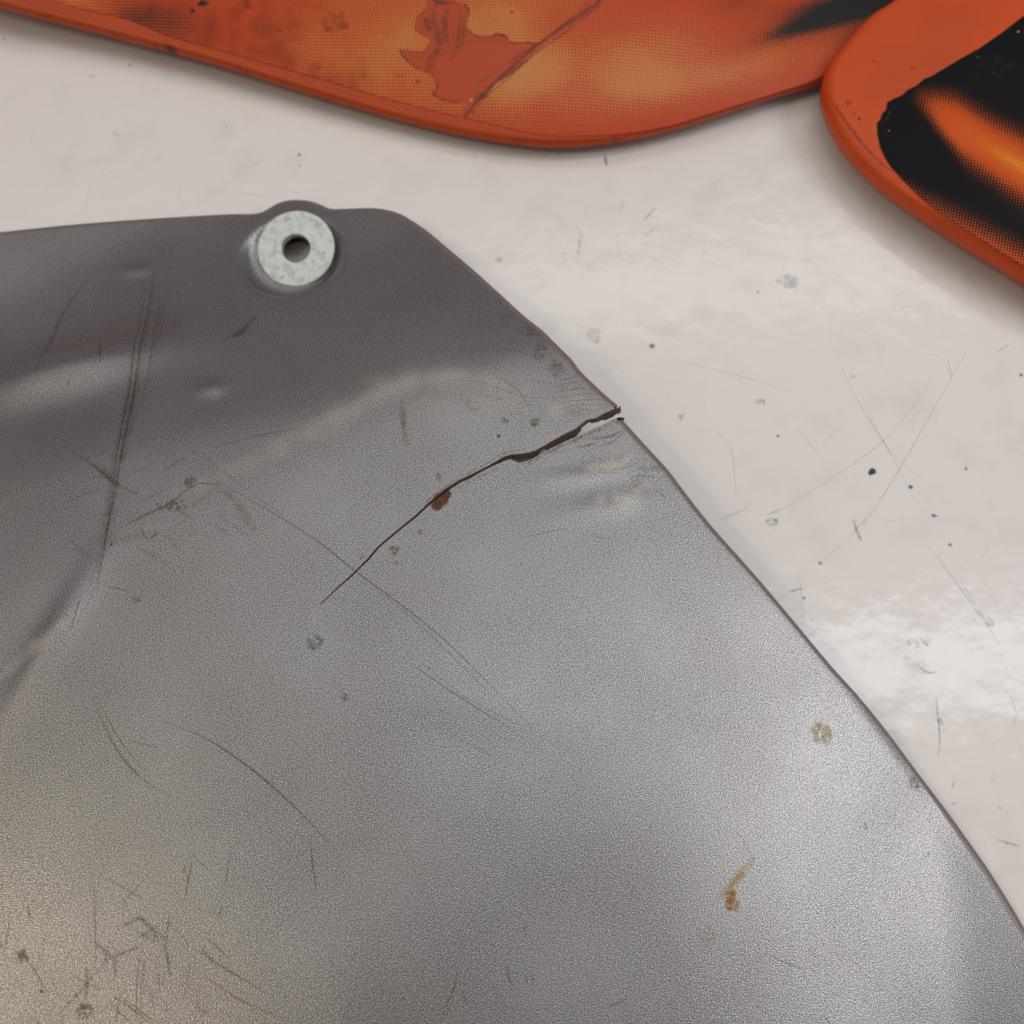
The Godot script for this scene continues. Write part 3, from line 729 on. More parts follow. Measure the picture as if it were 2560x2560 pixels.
	c.stroke([-109.7, 38.3, -102.6, 31.5, -94.8, 24.5], 2.0, Color(0.88, 0.85, 0.74), 0.2, 1.0, 0.3)
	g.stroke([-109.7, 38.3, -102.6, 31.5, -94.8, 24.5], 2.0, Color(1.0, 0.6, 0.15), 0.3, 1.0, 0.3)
	c.stroke([9.0, -29.3, 13.2, -30.6, 18.0, -31.1, 21.8, -30.0], 0.16, Color(0.29, 0.26, 0.23), 0.5)
	c.stroke([9.4, -27.9, 14.2, -29.2, 19.9, -29.9, 23.2, -28.7], 0.16, Color(0.29, 0.26, 0.23), 0.5)
	c.stroke([10.3, -26.7, 16.0, -28.0, 21.8, -28.4, 24.2, -27.7], 0.16, Color(0.29, 0.26, 0.23), 0.45)
	c.stroke([9.0, -30.9, 13.3, -32.4, 19.0, -33.1], 0.16, Color(0.29, 0.26, 0.23), 0.4)
	c.stroke([11.3, -25.5, 16.0, -26.8, 22.7, -27.2], 0.16, Color(0.29, 0.26, 0.23), 0.45)
	c.stroke([11.2, -23.6, 16.0, -25.2, 20.7, -26.0], 0.16, Color(0.29, 0.26, 0.23), 0.4)
	c.stroke([12.3, -33.2, 16.2, -34.5, 19.6, -34.2], 0.16, Color(0.29, 0.26, 0.23), 0.4)
	c.stroke([8.5, -31.9, 12.3, -33.4, 15.2, -34.4], 0.13, Color(0.29, 0.26, 0.23), 0.4)
	c.stroke([-4.7, -33.6, 0.9, -30.5, 4.7, -24.4], 0.21, Color(0.29, 0.26, 0.23), 0.5)
	c.stroke([-15.1, -32.3, -7.5, -31.9, 1.9, -28.5, 10.4, -27.8], 0.16, Color(0.29, 0.26, 0.23), 0.4)
	c.stroke([-8.4, -28.7, -1.9, -27.3], 0.16, Color(0.29, 0.26, 0.23), 0.4)
	c.stroke([-3.6, -30.9, -3.3, -26.7], 0.13, Color(0.29, 0.26, 0.23), 0.5)
	c.stroke([-0.5, -23.4, 2.3, -23.8, 3.7, -22.8], 0.16, Color(0.29, 0.26, 0.23), 0.5)
	c.stroke([1.9, -23.2, 1.9, -17.6], 0.13, Color(0.29, 0.26, 0.23), 0.4)
	c.stroke([18.6, -17.8, 23.4, -19.1, 26.8, -21.4], 0.45, Color(0.4, 0.26, 0.2), 0.6)
	c.stroke([14.8, -15.6, 19.6, -17.0], 0.45, Color(0.4, 0.26, 0.2), 0.5)
	c.blot(16.8, -18.4, 3.5, 0.9, Color(0.4, 0.26, 0.2), 0.5)
	c.blot(10.2, -14.8, 2.5, 0.8, Color(0.4, 0.26, 0.2), 0.5)
	c.stroke([19.5, -16.0, 23.3, -17.5, 26.3, -20.3], 0.26, Color(0.29, 0.26, 0.23), 0.5)
	c.stroke([28.8, -11.2, 35.4, -11.3], 1.17, Color(0.42, 0.4, 0.4), 0.4)
	c.stroke([27.8, -9.2, 34.4, -9.6], 0.65, Color(0.42, 0.4, 0.4), 0.4)
	c.blot(28.6, -7.7, 1.0, 1.5, Color(0.5, 0.46, 0.36), 0.5)
	c.stroke([33.3, -6.0, 36.0, -3.7], 0.33, Color(0.33, 0.29, 0.2), 0.5)
	c.blot(6.7, -40.7, 1.5, 3.0, Color(0.33, 0.29, 0.2), 0.5)
	c.blot(3.9, -48.0, 2.5, 2.0, Color(0.33, 0.29, 0.2), 0.35)
	c.blot(10.5, -36.4, 2.0, 2.5, Color(0.33, 0.29, 0.2), 0.4)
	c.stroke([-12.8, -54.5, -7.8, -51.8, -2.0, -50.5], 0.33, Color(0.88, 0.85, 0.74), 0.2)
	c.stroke([-9.9, -57.7, -4.9, -53.7, 1.0, -51.8], 0.33, Color(0.88, 0.85, 0.74), 0.2)
	c.stroke([-10.8, -51.8, -4.9, -50.5, 1.9, -48.0], 0.26, Color(0.88, 0.85, 0.74), 0.2)
	c.stroke([-5.4, -57.0, -3.9, -54.4], 0.39, Color(0.88, 0.85, 0.74), 0.7)
	c.stroke([-7.8, -46.7, -1.0, -46.7, 4.8, -44.3], 0.33, Color(0.88, 0.85, 0.74), 0.25)
	c.stroke([-3.8, -41.7, 1.9, -40.6, 8.6, -37.9], 0.2, Color(0.33, 0.29, 0.2), 0.5)
	c.stroke([-87.9, 4.8, -81.1, 1.0, -76.8, -1.3, -72.7, -5.8], 0.65, Color(0.33, 0.29, 0.2), 0.45)
	c.blot(-75.8, -0.3, 2.4, 1.5, Color(0.33, 0.29, 0.2), 0.7)
	c.blot(-73.0, -6.3, 1.5, 1.3, Color(0.33, 0.29, 0.2), 0.7)
	c.stroke([-76.1, -2.8, -73.5, -4.3, -70.9, -5.9, -65.3, -5.1], 0.33, Color(0.33, 0.29, 0.2), 0.5)
	c.stroke([-65.2, -4.6, -61.1, 0.4, -57.1, 6.1], 2.08, Color(0.5, 0.4, 0.35), 0.3)
	c.stroke([-80.5, -1.4, -78.3, 1.1], 0.26, Color(0.29, 0.26, 0.23), 0.6)
	c.stroke([-83.3, 4.9, -81.1, 7.8], 0.26, Color(0.29, 0.26, 0.23), 0.5)
	c.stroke([-91.9, 8.6, -86.5, 7.7, -78.7, 5.9], 1.56, Color(0.6, 0.52, 0.45), 0.25)
	c.stroke([-81.1, 7.8, -78.7, 5.9], 0.39, Color(0.33, 0.29, 0.2), 0.5)
	c.stroke([-69.2, -14.9, -59.2, -17.9, -47.2, -19.9], 0.23, Color(0.29, 0.26, 0.23), 0.45)
	c.stroke([-74.8, -15.1, -65.7, -8.6, -50.1, 3.3], 0.13, Color(0.29, 0.26, 0.23), 0.4)
	c.stroke([-102.6, -15.3, -97.1, -11.7, -90.5, -6.3, -83.5, -3.0], 0.65, Color(0.29, 0.26, 0.23), 0.35)
	c.stroke([-97.1, -11.7, -89.5, -6.2], 1.56, Color(0.29, 0.26, 0.23), 0.25)
	c.stroke([-90.5, 18.1, -83.3, 19.9], 0.21, Color(0.29, 0.26, 0.23), 0.4)
	c.blot(-82.2, 21.7, 1, 1, Color(0.29, 0.26, 0.23), 0.3)
	c.dab(-89.3, 8.8, 0.4, Color(0.29, 0.26, 0.23), 0.8)
	c.stroke([-89.6, -73.6, -88.1, -70.8], 0.52, Color(0.72, 0.66, 0.5), 0.9, 0.4)
	c.stroke([-70.8, -46.8, -67.1, -49.2, -63.7, -54.2], 1.56, Color(0.33, 0.29, 0.2), 0.5)
	c.stroke([-55.8, 66.0, -51.5, 68.4], 0.26, Color(0.33, 0.29, 0.2), 0.3)
	c.stroke([-48.1, -19.2, -53.4, -15.6], 0.13, Color(0.29, 0.26, 0.23), 0.4)
	c.stroke([1.8, 7.1, 8.1, 5.5, 12.6, 4.3], 0.17, Color(0.29, 0.26, 0.23), 0.5)
	c.stroke([18.0, 6.0, 22.6, 6.8], 0.17, Color(0.29, 0.26, 0.23), 0.4)
	for i in 120:
		var p := Vector2(r.randf_range(-100, 90), r.randf_range(-20, 120))
		var a := r.randf_range(0.2, 1.1) if r.randf() < 0.6 else r.randf() * TAU
		var l := r.randf_range(1.5, 9)
		c.stroke([p.x, p.y, p.x + cos(a) * l, p.y + sin(a) * l], r.randf_range(0.05, 0.11), Color(0.3, 0.28, 0.26), r.randf_range(0.06, 0.3), 0.8, 0.5)
	for i in 130:
		c.dab(r.randf_range(-130, 110), r.randf_range(-90, 130), r.randf_range(0.1, 0.4), Color(0.3, 0.27, 0.24), r.randf_range(0.1, 0.45), 0.7)
	g.cover(curve_levels(noise_image(Vector2i(512, 512), 0.012, 4, 44), 60, 220), Color(1.0, 0.42, 0.8), 0.45)
	var flakes := noise_image(Vector2i(2048, 2048), 0.5, 1, 11)
	var bumps := flakes.duplicate() as Image
	bumps.convert(Image.FORMAT_RGBA8)
	bumps.bump_map_to_normal_map(0.36)
	var m := ORMMaterial3D.new()
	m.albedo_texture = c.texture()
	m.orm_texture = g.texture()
	m.normal_enabled = true
	m.normal_scale = 1.0
	m.normal_texture = ImageTexture.create_from_image(bumps)
	m.detail_enabled = true
	m.detail_blend_mode = BaseMaterial3D.BLEND_MODE_MUL
	m.detail_uv_layer = BaseMaterial3D.DETAIL_UV_2
	m.uv2_scale = Vector3(3, 3, 3)
	var grains := curve_levels(noise_image(Vector2i(1024, 1024), 0.3, 2, 21), 70, 190)
	var gd := grains.get_data()
	for i in gd.size():
		gd[i] = 125 + gd[i] * (255 - 125) / 255
	grains = Image.create_from_data(1024, 1024, false, Image.FORMAT_L8, gd)
	grains.convert(Image.FORMAT_RGBA8)
	m.detail_albedo = ImageTexture.create_from_image(grains)
	var wear := noise_image(Vector2i(512, 512), 0.014, 4, 91)
	var wd := wear.get_data()
	for i in wd.size():
		wd[i] = clampi(215 + wd[i] * 4 / 20, 0, 255)
	wear = Image.create_from_data(512, 512, false, Image.FORMAT_L8, wd)
	wear.convert(Image.FORMAT_RGBA8)
	m.detail_mask = ImageTexture.create_from_image(wear)
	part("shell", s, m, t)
	var dull := StandardMaterial3D.new()
	dull.albedo_color = Color(0.50, 0.46, 0.45)  # dull brownish metal, darker than the shell
	dull.metallic = 0.4
	dull.roughness = 0.5
	part("rolled_edge", turned, dull, t)
	var dark := StandardMaterial3D.new()
	dark.albedo_color = Color(0.27, 0.24, 0.23)
	dark.roughness = 0.7
	part("underside", under, dark, t)
	# the broken edges inside the crack
	var raw := StandardMaterial3D.new()
	raw.albedo_color = Color(0.36, 0.28, 0.25)
	raw.roughness = 0.75
	var torn := Sheet.new()
	var rng := RandomNumberGenerator.new()
	rng.seed = 4
	var upper := points([25.67, -27.13, 25.17, -26.65, 23.61, -25.87, 21.38, -24.66, 20.11, -23.65, 17.44, -22.88, 16.19, -21.67, 14.47, -20.24, 12.01, -18.89, 9.56, -17.25, 7.12, -15.63, 5.45, -14.55, 3.50, -13.88, 1.38, -13.50, -0.28, -13.35, -1.75, -12.80, -3.67, -11.54, -5.95, -10.08, -8.76, -8.42, -11.83, -6.77, -15.31, -4.35, -18.67, -1.18, -21.89, 2.24, -25.10, 5.13, -29.91, 9.59, -31.84, 12.21, -35.36, 16.09, -37.71, 18.38, -41.92, 22.83])
	var reach: Array = [0.50, 0.90, 1.00, 1.00, 0.60, 1.00, 0.70, 0.90, 1.20, 1.10, 1.00, 0.90, 0.90, 0.80, 0.80, 0.80, 0.80, 0.70, 0.70, 0.50, 0.40, 0.30, 0.30, 0.20, 0.20, 0.20, 0.15, 0.10, 0.05]
	var fine := PackedVector2Array()
	var far_ := PackedFloat32Array()
	for i in upper.size() - 1:
		var k := maxi(1, int(upper[i].distance_to(upper[i + 1]) / 0.45))
		for j in k:
			fine.append(upper[i].lerp(upper[i + 1], float(j) / k))
			far_.append(lerpf(reach[i], reach[i + 1], float(j) / k))
	var on := outward(fine, false, 1.0)
	var step := 0.0
	var rows := []
	for i in fine.size():
		if i % 2 == 0 and rng.randf() < 0.75:
			step = rng.randf_range(-1.1, 0.8)
		var p := fine[i]
		var y := silver_height(p.x, p.y)
		var w := maxf(0.05, far_[i] * (1.0 + step * 0.6) + step * 0.5 * minf(1.0, far_[i]))
		var a := Vector3(on[i].x, 0, on[i].y)
		var nn := (a + Vector3(0, 0.5, 0)).normalized()
		rows.append([Vector3(p.x, y - 0.02, p.y) - a * 0.05, Vector3(p.x, y - 0.5, p.y) + a * (0.12 + 0.08 * rng.randf()), Vector3(p.x, y - 1.1, p.y) + a * w * 0.6, Vector3(p.x, y - 1.7, p.y) + a * w, Vector3(p.x, y - 1.8, p.y) - a * 0.5, nn])
	for i in rows.size() - 1:
		var a: Array = rows[i]
		var b: Array = rows[i + 1]
		for k in 4:
			var nn: Vector3 = a[5] if k < 3 else Vector3.DOWN
			torn.quad(a[k], b[k], b[k + 1], a[k + 1], nn, nn, nn, nn)
	part("torn_edge", torn, raw, t)
	var lower := points([-41.74, 22.92, -37.52, 18.66, -35.09, 16.37, -31.47, 12.48, -29.55, 9.87, -24.74, 5.41, -21.43, 2.52, -18.12, -0.89, -14.76, -3.77, -11.81, -5.98, -9.47, -7.12, -7.12, -8.76, -4.76, -10.11, -1.74, -11.70, -0.28, -12.14, 0.64, -11.77, 1.56, -11.30, 3.49, -11.86, 4.69, -12.41, 7.11, -14.11, 9.54, -15.52, 11.98, -16.95, 14.43, -18.19, 16.80, -19.53, 19.28, -20.90, 21.78, -22.18, 23.82, -23.56, 25.27, -24.10, 26.52, -24.11])
	var torn2 := Sheet.new()
	roll(torn2, h, lower, outward(lower, false, -(1.0)), false, 0.12, 1.6)
	part("torn_edge", torn2, raw, t)
	# the washer pressed into its pocket
	var zinc := StandardMaterial3D.new()
	var zc := Canvas.new(256, 256, Rect2(-12, -12, 24, 24), Color(0.80, 0.84, 0.84))
	zc.cover(curve_levels(noise_image(Vector2i(256, 256), 0.03, 4, 8), 110, 230), Color(0.62, 0.62, 0.55), 0.5)
	zc.cover(curve_levels(noise_image(Vector2i(256, 256), 0.09, 3, 18), 165, 240), Color(0.4, 0.4, 0.37), 0.35)
	zc.blot(-2.6, -7.4, 1.0, 0.7, Color(0.25, 0.24, 0.22), 0.7, 24)
	zc.blot(-4.6, 7.3, 1.6, 0.8, Color(0.2, 0.22, 0.26), 0.7, 24)
	zc.blot(6.0, -4.5, 1.2, 1.6, Color(0.42, 0.4, 0.37), 0.4, 24)
	zinc.albedo_texture = zc.texture()
	zinc.metallic = 0.55
	zinc.roughness = 0.5
	var ws := Sheet.new()
	ws.area = Rect2(washer_at.x - 12, washer_at.y - 12, 24, 24)
	var tilt := Transform3D(Basis.from_euler(Vector3(0.25, 0.0, 0.05)), Vector3(washer_at.x, 6.20, washer_at.y))
	var wr := 10.2
	lathe(ws, [[wr, -4.0], [wr, 0.85], [wr - 0.12, 1.0], [wr - 0.4, 1.08], [5.9, 1.1], [5.6, 1.16], [5.2, 1.18], [4.1, 1.18], [3.85, 1.1], [3.7, 0.85], [3.7, -1.0]], tilt, 72)
	part("washer", ws, zinc, t)

func orange_paint(area: Rect2, colour: Color, marks: Callable) -> StandardMaterial3D:
	var c := Canvas.new(int(area.size.x * 6.0), int(area.size.y * 6.0), area, colour)
	c.cover(curve_levels(noise_image(Vector2i(256, 256), 0.015, 4, 13), 100, 240), Color(0.55, 0.22, 0.10), 0.22)
	var r := c.rng
	for i in 260:
		var p := area.position + Vector2(r.randf(), r.randf()) * area.size
		c.dab(p.x, p.y, r.randf_range(0.1, 0.35), Color(0.3, 0.13, 0.08), r.randf_range(0.05, 0.4), 0.8)
	for i in 90:
		var p := area.position + Vector2(r.randf(), r.randf()) * area.size
		var a := r.randf() * TAU
		var l := r.randf_range(1, 6)
		c.stroke([p.x, p.y, p.x + cos(a) * l, p.y + sin(a) * l], 0.1, Color(0.85, 0.5, 0.35), r.randf_range(0.05, 0.3), 0.8, 0.4)
	marks.call(c)
	var m := StandardMaterial3D.new()
	m.albedo_texture = c.texture()
	m.roughness = 0.4
	m.metallic_specular = 0.4
	return m

# [x, z, width] rows: the line and its width at x
func along(rows: Array, x: float) -> Vector2:
	for i in rows.size() - 1:
		if x < rows[i + 1][0] or i == rows.size() - 2:
			var t: float = maxf((x - rows[i][0]) / (rows[i + 1][0] - rows[i][0]), -0.5)
			return Vector2(lerpf(rows[i][1], rows[i + 1][1], t), maxf(lerpf(rows[i][2], rows[i + 1][2], t), 0.4))
	return Vector2.ZERO

func fbm(f: FastNoiseLite, x: float, z: float) -> float:
	return f.get_noise_2d(x, z)

# dots printed in a grid: 1 where the ink of that tone falls
func dot(tone: float, a: float, b: float, crisp: float) -> float:
	return smoothstep(-crisp, crisp, tone - (0.5 - 0.25 * (cos(TAU * a) + cos(TAU * b))))

func orange_fairing() -> void:
	var t := thing("orange_fairing", "long orange fairing with a torn flame sticker behind the silver panel", "fairing", Vector3(0, 0, -170) * MM)
	var area := Rect2(-185, -260, 330, 150)
	var edge := smooth(points([-200.9, -169.9, -167.3, -161.2, -144.8, -154.7, -116.4, -147.6, -87.6, -139.1, -64.8, -131.2, -47.8, -125.3, -31.0, -119.8, -14.3, -115.1, 2.2, -111.9, 13.1, -111.0, 24.1, -111.8, 37.4, -114.4, 50.8, -118.6, 63.2, -123.4, 74.6, -127.8, 87.3, -132.7, 110.0, -144.5, 129.2, -159.3, 139.8, -194.1, 129.0, -258.0, 27.4, -276.1, -121.3, -273.9, -199.2, -216.3]), 2.5, true)
	var o := outward(edge, true, -1.0)
	var rim := 2.0
	var inner := moved(edge, o, -rim)
	var s := Sheet.new()
	s.area = area
	lay(s, orange_height, inner, [], 2.0, 0.0)
	roll(s, orange_height, inner, o, true, rim, 0.6)
	part("shell", s, orange_paint(area, Color(0.70, 0.27, 0.08), func(c: Canvas) -> void:
		c.stroke([-140.4, -151.2, -114.4, -144.6, -87.0, -136.2, -64.3, -128.6, -47.5, -122.8], 1.2, Color(0.35, 0.17, 0.11), 0.35, 1.0, 0.6, false)
		c.stroke([-41.9, -121.2, -19.7, -115.3, 2.2, -111.4], 0.8, Color(0.35, 0.17, 0.11), 0.2, 1.0, 0.6, false)
		c.blot(-97.3, -141.4, 3.2, 2.2, Color(0.24, 0.13, 0.1), 0.9, 70)
		c.blot(-100.1, -142.6, 1.5, 1.2, Color(0.24, 0.13, 0.1), 0.9)
		c.blot(-93.9, -139.9, 2, 1, Color(0.24, 0.13, 0.1), 0.6)
		c.dab(-128.4, -148.7, 0.7, Color(0.24, 0.13, 0.1), 0.9, 0.5)
		c.dab(-80.2, -137.0, 0.3, Color(0.24, 0.13, 0.1), 0.8)
		c.blot(-75.6, -135.2, 3, 1.4, Color(0.35, 0.17, 0.11), 0.4)
		c.blot(-55.3, -127.7, 1, 0.8, Color(0.35, 0.17, 0.11), 0.5)
		c.blot(-109.9, -145.5, 6, 2, Color(0.35, 0.17, 0.11), 0.25)
		c.blot(-64.3, -131.8, 10, 2, Color(0.35, 0.17, 0.11), 0.25)
		c.blot(-132.5, -150.7, 5, 2, Color(0.35, 0.17, 0.11), 0.25)
		c.stroke([-21.0, -152.2, -21.8, -146.2, -20.3, -140.4, -21.1, -134.8, -22.5, -130.5], 1.8, Color(0.27, 0.15, 0.14), 0.55, 0.8, 0.5)
		c.stroke([-17.7, -150.8, -18.7, -144.9, -17.6, -139.1, -19.2, -135.8], 1.5, Color(0.27, 0.15, 0.14), 0.6, 0.8, 0.5)
		c.stroke([-14.3, -149.5, -14.5, -142.4, -15.4, -136.8, -17.3, -133.5], 0.7, Color(0.27, 0.15, 0.14), 0.7, 0.7, 0.4)
		c.stroke([-13.2, -147.0, -13.4, -141.2, -14.3, -136.7], 0.7, Color(0.27, 0.15, 0.14), 0.6, 0.7, 0.4)
		c.stroke([-23.0, -153.5, -19.9, -151.4, -15.5, -151.4], 1.2, Color(0.24, 0.13, 0.1), 0.8)
		c.stroke([-24.1, -147.5, -22.6, -142.8], 1.2, Color(0.27, 0.15, 0.14), 0.6)
		c.stroke([-16.5, -144.8, -15.9, -139.1, -17.5, -134.6], 0.3, Color(0.24, 0.13, 0.1), 0.6)
		c.stroke([-23.9, -133.8, -22.0, -135.9, -20.3, -138.1], 1.0, Color(0.27, 0.15, 0.14), 0.5)
		c.blot(-22.5, -132.6, 1.2, 1.5, Color(0.24, 0.13, 0.1), 0.5)
		c.stroke([24.7, -150.7, 17.5, -145.4, 9.9, -140.4, 4.4, -136.0, 0.0, -131.7, -4.4, -128.0, -8.7, -123.9, -13.1, -118.9], 0.9, Color(0.35, 0.17, 0.11), 0.75, 0.6, 0.3, false)
		c.stroke([25.3, -150.1, 18.1, -143.7, 10.4, -138.4, 4.4, -133.8, -3.3, -128.0, -8.2, -123.6], 0.35, Color(0.24, 0.13, 0.1), 0.8, 0.6, 0.3, false)
		c.stroke([-10.9, -123.5, -7.1, -125.6], 0.5, Color(0.24, 0.13, 0.1), 0.7)
		c.stroke([-1.1, -132.8, 3.3, -136.3], 0.7, Color(0.24, 0.13, 0.1), 0.6)
		c.stroke([-9.8, -127.7, -5.5, -129.7], 0.3, Color(0.24, 0.13, 0.1), 0.5)
		c.dab(-11.1, -123.5, 0.6, Color(0.8, 0.6, 0.4), 0.8)
		c.stroke([-19.1, -123.9, -16.4, -123.2, -13.1, -123.3], 1.2, Color(0.35, 0.17, 0.11), 0.5)
		c.blot(-20.8, -127.7, 0.9, 1.2, Color(0.24, 0.13, 0.1), 0.5)
		c.stroke([0.0, -113.2, 13.0, -112.1, 30.5, -113.4, 45.9, -116.4, 68.3, -124.6], 0.25, Color(0.35, 0.17, 0.11), 0.5, 0.6, 0.6, false)
		c.blot(44.8, -116.0, 5, 1, Color(0.24, 0.13, 0.1), 0.35)
		c.blot(66.1, -124.0, 4, 1, Color(0.24, 0.13, 0.1), 0.35)
		c.blot(30.5, -113.2, 3, 1, Color(0.24, 0.13, 0.1), 0.3)
		pass), t)
	# the printed sticker with its torn-out patch
	var sticker := smooth(points([-193.9, -171.3, -160.5, -163.2, -132.6, -157.0, -121.3, -153.6, -107.6, -150.2, -96.2, -145.3, -80.2, -140.2, -64.3, -135.0, -53.0, -131.3, -36.3, -125.7, -21.9, -121.2, -8.7, -117.7, 5.4, -114.0, 16.3, -113.2, 30.5, -114.2, 43.7, -117.0, 57.1, -121.7, 74.0, -128.0, 86.7, -133.5, 107.0, -146.0, 122.4, -160.5, 129.6, -190.1, 119.2, -239.1, 26.4, -246.6, -117.4, -245.4, -190.5, -200.9]), 2.0, true)
	var patch := points([-22.73, -155.90, -23.01, -152.25, -24.30, -148.95, -26.49, -147.03, -26.90, -144.13, -25.11, -142.31, -23.10, -141.08, -22.43, -140.02, -23.96, -137.71, -24.72, -137.30, -27.49, -137.65, -30.81, -137.92, -29.46, -135.73, -26.35, -133.05, -23.03, -131.35, -21.03, -129.09, -20.48, -126.92, -21.57, -125.60, -18.60, -123.86, -15.30, -122.85, -13.11, -123.05, -12.23, -122.28, -14.75, -118.49, -13.33, -118.01, -11.14, -120.35, -9.82, -122.16, -7.09, -124.35, -4.37, -127.46, 0.00, -130.04, 3.28, -132.71, 6.56, -135.98, 9.84, -138.72, 14.23, -141.45, 18.63, -144.80, 24.16, -149.48, 26.43, -153.24, 23.12, -153.18, 17.55, -146.54, 12.05, -142.06, 7.11, -138.44, 4.92, -138.50, 1.09, -138.62, -0.22, -138.67, -1.86, -140.55, -4.39, -141.45, -5.26, -140.68, -9.33, -140.84, -11.87, -142.56, -12.65, -144.68, -11.90, -148.17, -13.24, -150.61, -15.46, -150.95, -15.61, -155.59])
	var d := Sheet.new()
	d.area = Rect2(-205, -225, 340, 120)
	lay(d, orange_height, sticker, [patch], 1.6, 0.14)
	var w := 2048
	var hh := 723
	var k := d.area.size.x / w
	var f := FastNoiseLite.new()
	f.seed = 6
	f.frequency = 0.03
	f.fractal_octaves = 3
	var bytes := PackedByteArray()
	bytes.resize(w * hh * 3)
	var lows := Image.create_empty(w / 8, hh / 8 + 1, false, Image.FORMAT_RGBF)
	var spots: Array = [[-122.4, -156.0, 12, 4, 0.6, 0.3, 0], [-95.1, -148.5, 11, 6, 0.45, 0.3, 1], [-106.5, -150.7, 7, 4, 0.35, 0.3, 1], [-35.3, -145.7, 26, 16, 0.55, 0, 0], [-44.1, -137.0, 22, 10, 0.3, 0, 0], [-5.5, -144.4, 18, 9, 0.62, 0, 0], [11.0, -150.8, 20, 6, 0.3, 0, 0], [5.5, -131.5, 18, 8, 0.5, -0.4, 0], [32.8, -133.9, 22, 9, 0.72, -0.3, 0], [39.3, -126.6, 18, 6, 0.45, -0.3, 0], [68.5, -134.1, 20, 5, 0.55, -0.35, 0], [2.2, -125.1, 30, 10, 0.26, 0, 0], [-19.7, -125.0, 30, 7, 0.26, 0, 0], [30.7, -148.4, 16, 5, 1, -0.3, 2], [21.8, -128.2, 20, 5, 0.8, -0.2, 2], [51.6, -138.1, 10, 14, 0.8, 0, 2], [18.5, -114.4, 60, 7, 0.5, 0, 2], [2.2, -144.1, 10, 2, 0.6, -0.3, 2], [102.0, -157.1, 24, 4.2, 1.3, -0.28, 1], [89.8, -150.0, 20, 2.6, 0.75, -0.4, 1], [79.2, -146.4, 12, 2.4, 0.35, -0.5, 1], [97.7, -146.4, 14, 4, 0.32, -0.3, 1], [63.4, -152.5, 8, 3, 0.3, -0.3, 1], [115.7, -151.9, 14, 9, 0.4, 0, 1]]
	for iy in lows.get_height():
		for ix in lows.get_width():
			var x := d.area.position.x + (ix + 0.5) * 8 * k
			var z := d.area.position.y + (iy + 0.5) * 8 * k
			var y := 0.0
			var b := 0.0
			var red := 0.0
			for q in spots:
				var v := bump(x, z, q[0], q[1], q[2], q[3], q[4], q[5])
				if q[6] == 0: y += v
				elif q[6] == 1: b += v
				else: red += v
			var n := fbm(f, x, z)
			lows.set_pixel(ix, iy, Color(y * (1.0 + 0.5 * n) - 0.02, b, red + 0.12 * n))
	for iy in hh:
		for ix in w:
			var gx := minf(ix / 8.0, lows.get_width() - 1.01)
			var gy := minf(iy / 8.0, lows.get_height() - 1.01)
			var i0 := int(gx)
			var j0 := int(gy)
			var lo := lows.get_pixel(i0, j0).lerp(lows.get_pixel(i0 + 1, j0), gx - i0).lerp(lows.get_pixel(i0, j0 + 1).lerp(lows.get_pixel(i0 + 1, j0 + 1), gx - i0), gy - j0)
			var x := ix * k
			var z := iy * k
			var a := (x + z * 0.06) / 0.87
			var b := (z - x * 0.06) / 0.87
			var yd := dot(lo.r * 0.8, a, b, 0.09)
			var kd := dot(lo.g, a + 0.5, b + 0.5, 0.12)
			var base := Color(0.72, 0.26, 0.05).lerp(Color(0.73, 0.25, 0.11), clampf(lo.b, 0.0, 1.0))
			var col := base.lerp(Color(0.79, 0.53, 0.28), yd * 0.92).lerp(Color(0.07, 0.06, 0.06), kd)
			var at := (iy * w + ix) * 3
			bytes[at] = col.r8
			bytes[at + 1] = col.g8
			bytes[at + 2] = col.b8
	var print_ := Canvas.new(8, 8, d.area, Color.WHITE)
	print_.im = Image.create_from_data(w, hh, false, Image.FORMAT_RGB8, bytes)
	print_.im.convert(Image.FORMAT_RGBA8)
	print_.px = w / d.area.size.x
	var c := print_
	c.blot(-96.2, -147.5, 14, 7, Color(0.36, 0.14, 0.06), 0.25, 60)
	c.blot(-70.0, -140.6, 16, 8, Color(0.36, 0.14, 0.06), 0.25, 60)
	c.blot(-47.4, -131.8, 10, 6, Color(0.36, 0.14, 0.06), 0.22, 50)
	c.blot(-64.5, -150.4, 14, 6, Color(0.36, 0.14, 0.06), 0.2, 50)
	c.blot(-32.4, -122.4, 1.6, 0.7, Color(0.12, 0.07, 0.06), 1.0, 50)
	c.blot(-86.1, -153.7, 1.7, 0.9, Color(0.06, 0.04, 0.04), 1.2, 60)
	c.dab(-86.7, -154.0, 0.9, Color(0.06, 0.04, 0.04), 0.9, 0.5)
	c.dab(-89.2, -151.9, 0.8, Color(0.08, 0.05, 0.04), 0.8, 0.6)
	c.blot(-48.7, -146.8, 4, 3, Color(0.35, 0.16, 0.09), 0.5, 40)
	c.dab(-53.0, -134.3, 0.3, Color(0.13, 0.07, 0.05), 0.6)
	c.dab(-64.4, -145.0, 0.35, Color(0.13, 0.07, 0.05), 0.7)
	c.blot(-83.6, -139.3, 1.0, 0.4, Color(0.13, 0.07, 0.05), 0.8)
	c.blot(-87.6, -141.5, 1.0, 0.5, Color(0.13, 0.07, 0.05), 0.7)
	c.blot(-31.0, -130.9, 1.3, 0.5, Color(0.13, 0.07, 0.05), 0.5)
	c.blot(-25.8, -129.1, 0.8, 0.7, Color(0.13, 0.07, 0.05), 0.5)
	c.dab(0.0, -147.5, 0.35, Color(0.13, 0.07, 0.05), 0.9)
	c.dab(-4.4, -145.5, 0.3, Color(0.13, 0.07, 0.05), 0.6)
